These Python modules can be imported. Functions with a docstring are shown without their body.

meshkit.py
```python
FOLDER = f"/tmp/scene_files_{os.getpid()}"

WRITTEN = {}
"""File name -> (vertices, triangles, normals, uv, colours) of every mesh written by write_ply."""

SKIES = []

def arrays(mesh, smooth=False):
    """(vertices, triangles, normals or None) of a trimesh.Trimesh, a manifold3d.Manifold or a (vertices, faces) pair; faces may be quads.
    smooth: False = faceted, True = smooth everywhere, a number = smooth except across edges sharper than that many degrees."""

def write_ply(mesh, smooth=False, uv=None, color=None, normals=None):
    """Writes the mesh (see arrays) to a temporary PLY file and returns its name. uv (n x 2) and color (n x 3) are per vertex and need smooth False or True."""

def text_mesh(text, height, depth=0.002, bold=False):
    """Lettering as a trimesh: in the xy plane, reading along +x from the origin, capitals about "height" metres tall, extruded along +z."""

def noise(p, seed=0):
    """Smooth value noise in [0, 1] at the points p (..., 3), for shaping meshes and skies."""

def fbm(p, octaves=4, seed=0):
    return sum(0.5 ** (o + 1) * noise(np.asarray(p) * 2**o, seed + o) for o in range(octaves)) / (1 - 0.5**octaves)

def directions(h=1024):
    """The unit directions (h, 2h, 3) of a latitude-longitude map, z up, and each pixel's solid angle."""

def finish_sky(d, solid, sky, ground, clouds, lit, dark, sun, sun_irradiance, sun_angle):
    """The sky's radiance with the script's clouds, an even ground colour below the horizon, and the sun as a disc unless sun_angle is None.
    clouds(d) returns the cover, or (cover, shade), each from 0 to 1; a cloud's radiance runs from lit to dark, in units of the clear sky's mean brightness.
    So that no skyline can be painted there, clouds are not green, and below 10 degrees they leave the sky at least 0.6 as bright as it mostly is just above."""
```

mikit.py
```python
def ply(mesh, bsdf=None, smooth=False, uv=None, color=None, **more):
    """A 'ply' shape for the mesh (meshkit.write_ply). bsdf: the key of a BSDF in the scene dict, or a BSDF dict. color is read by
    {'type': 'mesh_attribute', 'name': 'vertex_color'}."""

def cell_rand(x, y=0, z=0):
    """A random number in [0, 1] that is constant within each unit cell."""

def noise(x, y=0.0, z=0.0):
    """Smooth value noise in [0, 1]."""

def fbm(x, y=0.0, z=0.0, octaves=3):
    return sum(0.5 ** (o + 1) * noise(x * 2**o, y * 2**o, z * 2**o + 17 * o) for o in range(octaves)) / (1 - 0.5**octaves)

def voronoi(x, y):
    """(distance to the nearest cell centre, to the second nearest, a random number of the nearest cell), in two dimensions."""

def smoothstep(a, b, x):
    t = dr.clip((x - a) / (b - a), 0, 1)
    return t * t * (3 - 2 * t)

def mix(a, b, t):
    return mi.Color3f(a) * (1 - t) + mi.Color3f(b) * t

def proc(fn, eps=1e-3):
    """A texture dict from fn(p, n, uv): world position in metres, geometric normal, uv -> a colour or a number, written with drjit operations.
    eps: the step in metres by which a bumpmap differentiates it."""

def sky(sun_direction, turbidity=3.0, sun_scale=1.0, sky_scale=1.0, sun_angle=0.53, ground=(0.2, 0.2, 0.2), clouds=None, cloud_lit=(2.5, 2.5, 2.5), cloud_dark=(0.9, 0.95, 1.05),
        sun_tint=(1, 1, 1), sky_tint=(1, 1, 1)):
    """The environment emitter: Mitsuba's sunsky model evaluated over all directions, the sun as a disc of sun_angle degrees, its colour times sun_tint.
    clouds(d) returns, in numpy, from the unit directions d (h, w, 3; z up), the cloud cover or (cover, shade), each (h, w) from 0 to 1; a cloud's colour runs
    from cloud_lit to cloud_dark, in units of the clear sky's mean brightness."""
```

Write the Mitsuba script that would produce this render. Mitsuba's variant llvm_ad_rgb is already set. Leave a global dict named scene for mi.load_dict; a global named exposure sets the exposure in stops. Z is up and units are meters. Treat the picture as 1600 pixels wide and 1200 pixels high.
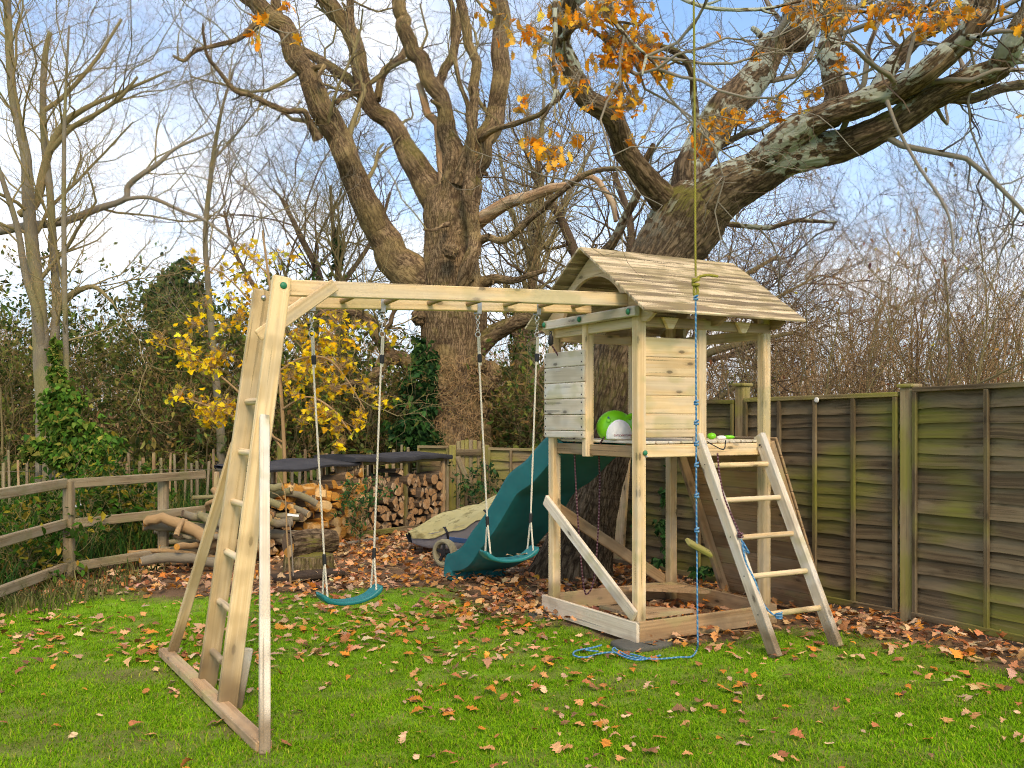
import math
import numpy as np
import trimesh
import drjit as dr
import mitsuba as mi
import mikit
import meshkit
from mikit import proc, noise, fbm, voronoi, cell_rand, smoothstep, mix

# ---------------------------------------------------------------- camera, sky, exposure
FOC, EYE, HORIZON, CX = 1500.0, 1.5, 655.0, 800.0          # in pixels of a 1600 x 1200 frame
T = mi.ScalarTransform4f
scene, labels = {}, {}
scene['camera'] = {'type': 'perspective', 'fov': 2 * math.degrees(math.atan(800 / FOC)), 'fov_axis': 'x',
                   'to_world': T().look_at(origin=[0, 0, EYE], target=[0, 10, EYE], up=[0, 0, 1]),
                   'principal_point_offset_y': (600 - HORIZON) / 1200, 'near_clip': 0.05, 'far_clip': 3000.0}


def cloud_fn(d):
    z = np.maximum(d[..., 2], 0.02)
    q = np.stack([d[..., 0] / (z + 0.35), d[..., 1] / (z + 0.35), 0 * z], -1)
    n = meshkit.fbm(q * 1.7 + 3.3, 5, seed=4)
    cover = np.clip((n - 0.43) * 4.5, 0, 1)
    low = np.clip(1 - z / 0.42, 0, 1)
    cover = np.clip(0.10 + 0.62 * cover + 0.60 * low ** 1.4, 0, 0.97)
    shade = np.clip(meshkit.fbm(q * 2.6 + 9.1, 4, seed=9) * 0.6 - 0.12, 0, 1)
    return cover, shade


scene['sky'] = mikit.sky((0.22, -0.80, 0.66), turbidity=3, sun_scale=0.30, sun_angle=22, sky_scale=1.0, clouds=cloud_fn,
                         cloud_lit=(2.62, 2.55, 2.46), cloud_dark=(1.75, 1.8, 1.95), sun_tint=(1.0, 0.95, 0.86),
                         sky_tint=(0.80, 1.02, 1.22), ground=(0.10, 0.11, 0.05))
exposure = 2.74

rng = np.random.default_rng(7)


# ---------------------------------------------------------------- helpers
def V3(*a):
    return np.array(a, float)


def unit(v):
    v = np.asarray(v, float)
    return v / np.maximum(np.linalg.norm(v, axis=-1, keepdims=True), 1e-12)


def at(px, py, Y):
    return V3((px - CX) * Y / FOC, Y, EYE - (py - HORIZON) * Y / FOC)


def onground(px, py, z=0.0):
    Y = (EYE - z) * FOC / (py - HORIZON)
    return V3((px - CX) * Y / FOC, Y, z)


COUNT = {}


def thing(name, label, cat, group=None, kind=None):
    """reserves a numbered top-level key and writes its labels"""
    n = COUNT.get(name, 0)
    COUNT[name] = n + 1
    key = name if n == 0 else f'{name}_{n:03d}'
    d = {'label': label, 'category': cat}
    if group:
        d['group'] = group
    if kind:
        d['kind'] = kind
    labels[key] = d
    return key


def struct(name, label):
    labels[name] = {'label': label, 'category': name.replace('_', ' '), 'kind': 'structure'}
    return name


def part(parent, name, mesh, bsdf, smooth=False, kind=None, label=None, to_world=None):
    key = f'{parent}__{name}' if name else parent
    n = COUNT.get(key, 0)
    if name:
        COUNT[key] = n + 1
        if n:
            key = f'{key}_{n:03d}'
    scene[key] = mesh if 'type' in mesh else shape(mesh, bsdf, smooth)
    if to_world is not None:
        scene[key] = {**scene[key], 'to_world': to_world}
    d = {}
    if kind:
        d['kind'] = kind
    if label:
        d['label'] = label
    if d and name:
        labels[key] = d
    return key


def shape(mesh, bsdf, smooth=False):
    """mesh: dict with v, f and optional uv, c"""
    if bsdf in KIND_OF:
        uv = mesh.get('uv', np.asarray(mesh['v'])[:, :2])
        mesh, bsdf = {**mesh, 'uv': uv + np.array([100.0 * KIND_OF[bsdf] + 1, 0])}, 'timber'
    return mikit.ply((mesh['v'], mesh['f']), bsdf, smooth=smooth, uv=mesh.get('uv'), color=mesh.get('c'))


def cat(ms):
    ms = [m for m in ms if len(m['v'])]
    out, off, f = {}, 0, []
    for m in ms:
        f.append(m['f'] + off)
        off += len(m['v'])
    out['v'] = np.vstack([m['v'] for m in ms])
    out['f'] = np.vstack(f)
    for k in ('uv', 'c'):
        if all(k in m for m in ms):
            out[k] = np.vstack([m[k] for m in ms])
    return out


def moved(m, M=None, off=(0, 0, 0)):
    v = m['v'] @ np.asarray(M).T if M is not None else m['v']
    return {**m, 'v': v + np.asarray(off, float)}


def beam(p0, p1, w, t, up=(0, 0, 1), ch=0.004, bow=0.0):
    """chamfered timber: t along 'up', w across; uv = metres along and round, with an offset of its own"""
    p0, p1 = np.asarray(p0, float), np.asarray(p1, float)
    e0 = unit(p1 - p0)
    e2 = np.asarray(up, float)
    e2 = unit(e2 - e0 * (e2 @ e0))
    e1 = np.cross(e0, e2)
    L = np.linalg.norm(p1 - p0)
    a, b, c = w / 2, t / 2, min(ch, w / 4, t / 4)
    sec = np.array([[a - c, -b], [a, -b + c], [a, b - c], [a - c, b], [-a + c, b], [-a, b - c], [-a, -b + c], [-a + c, -b]])
    sec2 = sec * np.array([(a - c * .7) / a, (b - c * .7) / b])
    rings = [(0, sec2), (c, sec), (L - c, sec), (L, sec2)]
    v, uv = [], []
    o = rng.random(2) * 40
    for x, s in rings:
        v.append(p0 + e0 * x + s[:, :1] * e1 + s[:, 1:] * e2)
        uv.append(np.stack([np.full(8, x) + o[0], s[:, 0] * 1.0 + s[:, 1] * 1.0 + o[1]], 1))
    f = []
    for r in range(3):
        for k in range(8):
            q, n = r * 8 + k, r * 8 + (k + 1) % 8
            f += [[q, n, n + 8], [q, n + 8, q + 8]]
    for k in range(1, 7):
        f += [[0, k + 1, k], [24, 24 + k, 24 + k + 1]]
    f = np.array(f)
    m = {'v': np.vstack(v), 'f': f, 'uv': np.vstack(uv)}
    fix_winding(m)
    return m


def fix_winding(m):
    v, f = m['v'], m['f']
    c = v.mean(0)
    t = v[f] - c
    if np.einsum('ij,ij->i', t[:, 0], np.cross(t[:, 1], t[:, 2])).sum() < 0:
        m['f'] = f[:, ::-1]
    return m


def frames(P):
    """parallel-transported frame along one polyline"""
    tan = unit(np.gradient(P, axis=0))
    ref = V3(0, 0, 1) if abs(tan[0][2]) < 0.9 else V3(0, 1, 0)
    e1 = unit(np.cross(tan[0], ref))
    out = []
    for t in tan:
        e1 = unit(e1 - t * (e1 @ t))
        out.append(e1)
    e1 = np.array(out)
    return tan, e1, np.cross(tan, e1)


def spline(P, n):
    """Catmull-Rom through rows of P (any columns), n points"""
    P = np.asarray(P, float)
    Q = np.vstack([2 * P[0] - P[1], P, 2 * P[-1] - P[-2]])
    u = np.linspace(0, len(P) - 1 - 1e-6, n)
    i = u.astype(int)
    t = (u - i)[:, None]
    p0, p1, p2, p3 = Q[i], Q[i + 1], Q[i + 2], Q[i + 3]
    return 0.5 * (2 * p1 + (p2 - p0) * t + (2 * p0 - 5 * p1 + 4 * p2 - p3) * t ** 2 + (3 * p1 - p0 - 3 * p2 + p3) * t ** 3)


def tube(P, R, k=8, cap=True):
    P = np.asarray(P, float)
    R = np.broadcast_to(np.asarray(R, float), len(P))
    tan, e1, e2 = frames(P)
    th = np.arange(k) / k * 2 * math.pi
    v = P[:, None] + R[:, None, None] * (np.cos(th)[None, :, None] * e1[:, None] + np.sin(th)[None, :, None] * e2[:, None])
    s = np.concatenate([[0], np.cumsum(np.linalg.norm(np.diff(P, axis=0), axis=1))])
    o = rng.random(2) * 20
    uv = np.stack([np.broadcast_to(s[:, None] + o[0], (len(P), k)), np.broadcast_to(th[None] * R.mean() + o[1], (len(P), k))], -1)
    n = len(P)
    i, j = np.meshgrid(np.arange(n - 1), np.arange(k), indexing='ij')
    a, b = i * k + j, i * k + (j + 1) % k
    f = np.concatenate([np.stack([a, b, b + k], -1).reshape(-1, 3), np.stack([a, b + k, a + k], -1).reshape(-1, 3)])
    v, uv = v.reshape(-1, 3), uv.reshape(-1, 2)
    if cap:
        N = len(v)
        v = np.vstack([v, v[:k], v[-k:], P[:1], P[-1:]])
        uv = np.vstack([uv, uv[:k], uv[-k:], uv[:1], uv[-1:]])
        j = np.arange(k)
        f = np.vstack([f, np.stack([np.full(k, N + 2 * k), N + (j + 1) % k, N + j], 1), np.stack([np.full(k, N + 2 * k + 1), N + k + j, N + k + (j + 1) % k], 1)])
    return {'v': v, 'f': f, 'uv': uv}


def bark_tube(P, R, k, rough=0.10, ridge=0.03, seed=1, spacing=0.06, endcap=True):
    """limb with lumps and long bark ridges; uv = (metres round, metres along)"""
    tan, e1, e2 = frames(P)
    th = np.arange(k + 1) / k * 2 * math.pi - math.pi / 2
    s = np.concatenate([[0], np.cumsum(np.linalg.norm(np.diff(P, axis=0), axis=1))])
    c, sn = np.cos(th), np.sin(th)
    dirs = c[None, :, None] * e1[:, None] + sn[None, :, None] * e2[:, None]
    base = P[:, None] + R[:, None, None] * dirs
    lump = meshkit.fbm(base / (1.4 * max(R.max(), .02)), 3, seed=seed) - 0.5
    q = np.stack([c[None] * R[:, None] / spacing, sn[None] * R[:, None] / spacing, np.broadcast_to(s[:, None] / spacing * 0.17, (len(P), k + 1))], -1)
    w = meshkit.noise(q * 0.5 + 7, seed + 3)[..., None] * 1.6
    rd = 1 - np.abs(2 * meshkit.noise(q + w, seed + 1) - 1)
    rd = 0.7 * rd + 0.3 * (1 - np.abs(2 * meshkit.noise(q * 2.1 + w, seed + 2) - 1))
    disp = R[:, None] * (1 + 2 * rough * lump) + np.minimum(ridge, 0.25 * R[:, None]) * (rd - 0.6)
    v = P[:, None] + disp[..., None] * dirs
    n = len(P)
    uv = np.stack([np.broadcast_to(th[None] * R.mean(), (n, k + 1)), np.broadcast_to(s[:, None], (n, k + 1))], -1)
    i, j = np.meshgrid(np.arange(n - 1), np.arange(k), indexing='ij')
    a = i * (k + 1) + j
    b = a + 1
    f = np.concatenate([np.stack([a, b, b + k + 1], -1).reshape(-1, 3), np.stack([a, b + k + 1, a + k + 1], -1).reshape(-1, 3)])
    v, uv = v.reshape(-1, 3), uv.reshape(-1, 2)
    if endcap:
        v = np.vstack([v, P[-1:] + tan[-1] * R[-1] * .3])
        uv = np.vstack([uv, uv[-1:]])
        j = (n - 1) * (k + 1) + np.arange(k)
        f = np.vstack([f, np.stack([j, j + 1, np.full(k, len(v) - 1)], 1)])
    return {'v': v, 'f': f, 'uv': uv}


def tubes(P, R, k=3):
    """many polylines (N, m, 3) with radii (N, m) as one mesh"""
    N, m, _ = P.shape
    if N == 0:
        return {'v': np.zeros((0, 3)), 'f': np.zeros((0, 3), int), 'uv': np.zeros((0, 2))}
    tan = unit(np.gradient(P, axis=1))
    ref = unit(np.cross(tan[:, 0], unit(np.random.default_rng(N).normal(size=(N, 3)))))[:, None]
    e1 = unit(ref - tan * (ref * tan).sum(-1, keepdims=True))
    e2 = np.cross(tan, e1)
    th = np.arange(k) / k * 2 * math.pi
    v = P[:, :, None] + R[:, :, None, None] * (np.cos(th)[None, None, :, None] * e1[:, :, None] + np.sin(th)[None, None, :, None] * e2[:, :, None])
    s = np.concatenate([np.zeros((N, 1)), np.cumsum(np.linalg.norm(np.diff(P, axis=1), axis=2), axis=1)], 1)
    uv = np.stack([np.broadcast_to(th[None, None] * R[:, :1, None], (N, m, k)), np.broadcast_to(s[:, :, None], (N, m, k))], -1)
    i, j = np.meshgrid(np.arange(m - 1), np.arange(k), indexing='ij')
    a, b = i * k + j, i * k + (j + 1) % k
    f = np.concatenate([np.stack([a, b, b + k], -1).reshape(-1, 3), np.stack([a, b + k, a + k], -1).reshape(-1, 3)])
    f = (f[None] + (np.arange(N) * m * k)[:, None, None]).reshape(-1, 3)
    return {'v': v.reshape(-1, 3), 'f': f, 'uv': uv.reshape(-1, 2)}


def grow(P, R, n, length, ang, m, wig=0.25, up=0.0, tmin=0.15, tmax=1.0, rr=0.5, seed=1, rmin=0.002, taper=0.35, lenvar=0.5, bias=None):
    """n children on the parents P (N, m0, 3)"""
    g = np.random.default_rng(seed)
    N, m0, _ = P.shape
    L = np.linalg.norm(np.diff(P, axis=1), axis=2).sum(1)
    par = g.choice(N, n, p=L / L.sum())
    t = tmin + (tmax - tmin) * g.random(n) ** 0.8
    x = t * (m0 - 1) * 0.9999
    i = x.astype(int)
    fr = (x - i)[:, None]
    start = P[par, i] * (1 - fr) + P[par, i + 1] * fr
    r0 = R[par, i] * (1 - fr[:, 0]) + R[par, i + 1] * fr[:, 0]
    tan = unit(P[par, i + 1] - P[par, i])
    perp = unit(np.cross(tan, g.normal(size=(n, 3))))
    a = ang * (0.6 + 0.8 * g.random(n))[:, None]
    d = unit(np.cos(a) * tan + np.sin(a) * perp)
    step = (length * (1 - lenvar + 2 * lenvar * g.random(n)) / (m - 1))[:, None]
    C = np.zeros((n, m, 3))
    C[:, 0] = start
    b = V3(0, 0, up) if bias is None else np.asarray(bias, float)
    for k in range(1, m):
        d = unit(d + wig * g.normal(size=(n, 3)) + b)
        C[:, k] = C[:, k - 1] + d * step
    r = np.maximum(r0 * rr * (0.7 + 0.5 * g.random(n)), rmin)
    return C, r[:, None] * np.linspace(1, taper, m)[None]


def resample(list_of_PR, m):
    P = np.array([spline(p, m) for p, r in list_of_PR])
    R = np.array([spline(np.asarray(r)[:, None], m)[:, 0] for p, r in list_of_PR])
    return P, np.maximum(R, 1e-3)


def rotmats(yaw, pitch, roll):
    cy, sy, cp, sp, cr, sr = np.cos(yaw), np.sin(yaw), np.cos(pitch), np.sin(pitch), np.cos(roll), np.sin(roll)
    M = np.empty((len(yaw), 3, 3))
    M[:, 0, 0], M[:, 0, 1], M[:, 0, 2] = cy * cp, cy * sp * sr - sy * cr, cy * sp * cr + sy * sr
    M[:, 1, 0], M[:, 1, 1], M[:, 1, 2] = sy * cp, sy * sp * sr + cy * cr, sy * sp * cr - cy * sr
    M[:, 2, 0], M[:, 2, 1], M[:, 2, 2] = -sp, cp * sr, cp * cr
    return M


def scatter(temps, pos, M, size, col, seed=0):
    """leaves: template meshes (v, f) placed at pos with rotation M, size and colour per leaf"""
    g = np.random.default_rng(seed)
    pick = g.integers(0, len(temps), len(pos))
    out = []
    for k, (tv, tf) in enumerate(temps):
        s = pick == k
        if not s.any():
            continue
        v = np.einsum('nij,mj->nmi', M[s], tv) * np.asarray(size)[s][:, None, None] + pos[s][:, None]
        f = (tf[None] + (np.arange(s.sum()) * len(tv))[:, None, None]).reshape(-1, 3)
        c = np.repeat(col[s], len(tv), axis=0)
        out.append({'v': v.reshape(-1, 3), 'f': f, 'c': c})
    return cat(out)


def leaf_template(half, curl=0.15, fold=0.2, wob=0.0, seed=0):
    """outline half-widths [(x, w)...] along a midrib of length 1; returns (v, f)"""
    g = np.random.default_rng(seed)
    h = np.array(half, float)
    n = len(h)
    bend = (h[:, 0] - 0.5) ** 2 * -4 * curl + curl
    mid = np.stack([h[:, 0], 0 * h[:, 0], bend], 1)
    j = 1 + wob * g.normal(size=n)
    lft = np.stack([h[:, 0] + 0.05 * wob * g.normal(size=n), h[:, 1] * j, bend + fold * h[:, 1] + wob * .12 * g.normal(size=n)], 1)
    j = 1 + wob * g.normal(size=n)
    rgt = np.stack([h[:, 0], -h[:, 1] * j, bend + fold * h[:, 1] + wob * .12 * g.normal(size=n)], 1)
    v = np.vstack([mid, lft, rgt]) - V3(0.5, 0, 0)
    f = []
    for i in range(n - 1):
        for side in (n, 2 * n):
            q = [[i, i + 1, side + i + 1], [i, side + i + 1, side + i]]
            f += q if side == 2 * n else [x[::-1] for x in q]
    return v, np.array(f)


OAK = [(0, .012), (.14, .02), (.17, .12), (.27, .08), (.36, .22), (.43, .12), (.55, .30), (.62, .16), (.74, .27), (.80, .13), (.90, .16), (1, .02)]
OAK2 = [(0, .012), (.15, .04), (.25, .14), (.33, .09), (.48, .27), (.56, .14), (.70, .29), (.78, .15), (.92, .15), (1, .02)]
OAKLOW = [(0, .01), (.2, .1), (.3, .08), (.45, .25), (.55, .14), (.72, .26), (.85, .12), (1, .02)]
MAPLE = [(0, .01), (.18, .02), (.2, .30), (.30, .24), (.40, .50), (.52, .22), (.62, .40), (.74, .14), (.86, .20), (1, .01)]
IVY = [(0, .28), (.3, .42), (.55, .24), (1, .01)]
SIMPLE = [(0, .02), (.35, .26), (.7, .2), (1, .01)]


def temps(half, n, **kw):
    g = np.random.default_rng(len(half) * 11)
    return [leaf_template(half, curl=g.uniform(-.1, .3), fold=g.uniform(-.25, .5), wob=kw.get('wob', .18), seed=i) for i in range(n)]


OAK_T, OAK_LOW, MAPLE_T, IVY_T, SIMPLE_T = temps(OAK, 4) + temps(OAK2, 4), temps(OAKLOW, 5), temps(MAPLE, 6), temps(IVY, 4), temps(SIMPLE, 4)


OAK_WIDE = [(v * V3(1, 1.35, .8), f) for v, f in OAK_LOW]


def pick_colors(palette, n, g, var=0.15):
    p = np.array(palette, float)
    c = p[g.integers(0, len(p), n)]
    return np.clip(c * (1 + var * g.normal(size=(n, 1))) * (1 + 0.4 * var * g.normal(size=(n, 3))), 0.004, 0.95)


# ---------------------------------------------------------------- materials
def pr(color, rough=0.6, spec=0.3, **kw):
    return {'type': 'twosided', 'bsdf': {'type': 'principled', 'base_color': color if isinstance(color, dict) else {'type': 'rgb', 'value': list(color)}, 'roughness': rough, 'specular': spec, **kw}}


def bumped(color, fn, scale, rough=0.7, spec=0.25, eps=1e-3):
    return {'type': 'twosided', 'bsdf': {'type': 'bumpmap', 'arbitrary': proc(fn, eps), 'scale': scale,
                                         'bsdf': {'type': 'principled', 'base_color': color, 'roughness': rough, 'specular': spec}}}


VC = {'type': 'mesh_attribute', 'name': 'vertex_color'}


# one timber material for every kind of wood here: the hundreds of metres in uv.x say which kind (see KIND_OF)
KIND_OF = {'pine': 0, 'pine_pale': 1, 'pine_brown': 2, 'roof_board': 3, 'fence_board': 4, 'mossy_board': 5, 'grey_rail': 6, 'dead_wood': 7, 'pine_honey': 8, 'pit_board': 9}
#        light            dark             knots  grey             amt  stain            amt  scale  lo    hi
WOODS = [((.80, .615, .36), (.66, .46, .235), 1.0, (.60, .51, .38), .55, (.46, .33, .17), .40, 4.0, .54, .74),
         ((.74, .65, .52), (.62, .53, .40), 1.0, (.62, .59, .53), .70, (.42, .34, .23), .50, 5.0, .52, .74),
         ((.47, .315, .17), (.33, .205, .105), 1.0, (.42, .33, .22), .50, (.23, .155, .09), .65, 5.0, .50, .72),
         ((.68, .56, .37), (.46, .36, .21), 0.2, (.14, .10, .058), .85, (.24, .19, .085), .70, 7.0, .42, .64),
         ((.175, .130, .074), (.085, .060, .034), 0.6, (.24, .19, .115), .55, (.19, .195, .026), .78, 1.7, .46, .68),
         ((.30, .22, .12), (.17, .12, .065), 0.3, (.36, .30, .17), .50, (.28, .27, .05), .85, 2.4, .38, .60),
         ((.36, .285, .18), (.23, .17, .10), 0.4, (.36, .31, .22), .50, (.21, .20, .09), .65, 4.0, .48, .68),
         ((.44, .28, .15), (.26, .15, .08), 0.0, (.52, .40, .26), .80, (.20, .12, .07), .50, 5.0, .50, .70),
         ((.76, .58, .33), (.61, .43, .21), 1.0, (.50, .40, .26), .55, (.36, .25, .11), .55, 4.5, .48, .70),
         ((.70, .61, .47), (.56, .46, .33), 0.8, (.50, .45, .37), .70, (.36, .28, .18), .60, 5.0, .48, .70)]


def wood_grain(u, v):
    v2 = v + 0.013 * noise(u * 1.3, v * 9)
    return noise(u * 1.0, v2 * 78) * 0.6 + noise(u * 3.4, v2 * 260) * 0.4


def wood_fn(p, n, uv):
    k = dr.floor(uv.x / 100)
    u, v = uv.x - k * 100, uv.y

    def par(i):
        vals = [w[i] for w in WOODS]
        if isinstance(vals[0], tuple):
            out = mi.Color3f(*vals[0])
            for q in range(1, len(vals)):
                out = dr.select(k == q, mi.Color3f(*vals[q]), out)
            return out
        out = mi.Float(vals[0])
        for q in range(1, len(vals)):
            out = dr.select(k == q, vals[q], out)
        return out

    c = dr.lerp(par(0), par(1), smoothstep(.2, .9, wood_grain(u, v)))
    d1, d2, w = voronoi(u * 3.6, v * 9)
    hit = par(2) * dr.select(w < .34, 1.0, 0.0)
    c = c * (1 - hit * (.20 * smoothstep(.34, .1, d1) + .5 * smoothstep(.13, .06, d1)))
    c = c * (1 - .42 * smoothstep(.87, .93, noise(u * 1.7 + 3, v * 85)))
    c = dr.lerp(c, par(3), smoothstep(.44, .66, fbm(u * dr.select(k == 3, 2.4, 2.9), v * dr.select(k == 3, 30.0, 17.0), p.z * 1.7, 3)) * par(4))
    s = par(7)
    b = fbm(p.x * s + dr.select(k == 4, 0.0, u * .25), p.y * s, p.z * s * 1.2, 3)
    st = smoothstep(0, 1, (b - par(8)) / (par(9) - par(8))) * (.5 + .5 * noise(u * 3, v * 60))
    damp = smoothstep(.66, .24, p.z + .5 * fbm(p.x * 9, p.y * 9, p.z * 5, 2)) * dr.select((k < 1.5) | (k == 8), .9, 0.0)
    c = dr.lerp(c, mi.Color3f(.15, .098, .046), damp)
    c = dr.lerp(c, mi.Color3f(.42, .38, .17), smoothstep(.44, .30, b) * dr.select(k < 2.5, .45, 0.0))
    return dr.lerp(c, par(5), st * par(6)) * (.78 + .4 * noise(u * .35, v * .7))


def wood_bump(p, n, uv):
    return wood_grain(uv.x, uv.y)


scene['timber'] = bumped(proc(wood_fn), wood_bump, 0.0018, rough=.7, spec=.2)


def bark_h(p, n, uv):
    u, v = uv.x, uv.y
    u2 = u + .030 * noise(u * 9, v * 5)
    r1 = dr.abs(2 * noise(u2 * 54, v * 12) - 1)
    r2 = dr.abs(2 * noise(u2 * 118, v * 36 + 5) - 1)
    return r1 * .6 + r2 * .4


def bark_fn(p, n, uv):
    """oak bark; uv.x above 50 is the lichen-grown oak, above 150 the pale smooth stems"""
    li = dr.select((uv.x > 50) & (uv.x < 150), 1.0, 0.0)
    h = bark_h(p, n, uv)
    b = fbm(p.x * 1.8 + 5, p.y * 1.8, p.z * 1.7, 3)
    c = dr.lerp(dr.lerp(mi.Color3f(.070, .046, .027), mi.Color3f(.050, .034, .021), li), dr.lerp(mi.Color3f(.34, .24, .14), mi.Color3f(.23, .165, .10), li), smoothstep(.02, .85, h))
    c = c * (.62 + .76 * noise(p.x * 2.6, p.y * 2.6, p.z * 2.6))
    c = dr.lerp(c, mi.Color3f(.40, .30, .12), smoothstep(.5, .66, b) * .6 * (1 - li) * (.3 + .7 * h))
    c = dr.lerp(c, mi.Color3f(.20, .19, .035), smoothstep(.48, .34, b) * smoothstep(-.2, .6, n.z) * (.38 + .25 * li))
    q = fbm(p.x * 2.3, p.y * 2.3 + 31, p.z * 2.3, 4)
    l = smoothstep(.45, .52, q + .10 * n.z) * smoothstep(3.0, 3.9, p.z) * smoothstep(.44, .54, fbm(p.x * 17, p.y * 17, p.z * 17, 3) + .25 * (q - .5))
    return dr.lerp(c, mi.Color3f(.44, .47, .38), l * .85 * li)


scene['oak_bark'] = bumped(proc(bark_fn), bark_h, 0.012, rough=.9, spec=.1)


def pale_bark(p, n, uv):
    c = mix((.28, .25, .19), (.17, .14, .095), fbm(p.x * 9, p.y * 9, p.z * 5))
    m = smoothstep(.45, .65, fbm(p.x * 3, p.y * 3, p.z * 1.5))
    return mix(c, (.24, .22, .09), m * .7)


scene['pale_bark'] = pr(proc(pale_bark), .85, .15)
scene['twig_dark'] = pr((.12, .085, .058), .9, .1)
scene['twig_brown'] = pr((.37, .245, .125), .9, .1)
scene['twig_olive'] = pr((.29, .235, .115), .9, .1)
scene['twig_grey'] = pr((.27, .235, .185), .9, .1)
scene['leaf'] = {'type': 'principledthin', 'base_color': VC, 'roughness': .55, 'diff_trans': .7, 'spec_trans': 0.0, 'eta': 1.3}
scene['dry_leaf'] = pr(VC, .7, .2)
scene['blade'] = {'type': 'principledthin', 'base_color': VC, 'roughness': .5, 'diff_trans': .6, 'spec_trans': 0.0, 'eta': 1.3}


def soil_bump(p, n, uv):
    return fbm(p.x * 30, p.y * 30, 0, 4)


scene['soil'] = bumped(VC, soil_bump, 0.02, rough=.95, spec=.05, eps=4e-3)


def log_fn(p, n, uv):
    u, v = uv.x, uv.y
    tone = noise(p.x * 9, p.y * 9, p.z * 9)
    r = dr.sqrt(u * u + v * v)
    end = mix((.50, .30, .145), (.34, .19, .09), noise(r * 160, u * 4) * .7)
    end = mix(end, (.58, .44, .28), smoothstep(.55, .75, tone) * .8)
    end = mix(end, (.24, .15, .09), smoothstep(.5, .7, fbm(u * 30, v * 30, p.x * 3)) * .5)
    side = mix((.20, .15, .105), (.085, .06, .04), noise(u * 6, v * 90))
    return mix(end, side, u > 5)


scene['cut_log'] = pr(proc(log_fn), .85, .15)


def fresh_fn(p, n, uv):
    u, v = uv.x, uv.y
    g = noise(u * 8, v * 70)
    c = mix((.60, .31, .06), (.42, .19, .04), g)
    c = mix(c, (.66, .46, .22), smoothstep(.5, .7, noise(p.x * 8, p.y * 8, p.z * 8)))
    return mix(c, mix((.2, .14, .09), (.10, .07, .045), g), (u > 5) & (noise(p.x * 5 + 7, p.y * 5, p.z * 5) > .5))


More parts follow.
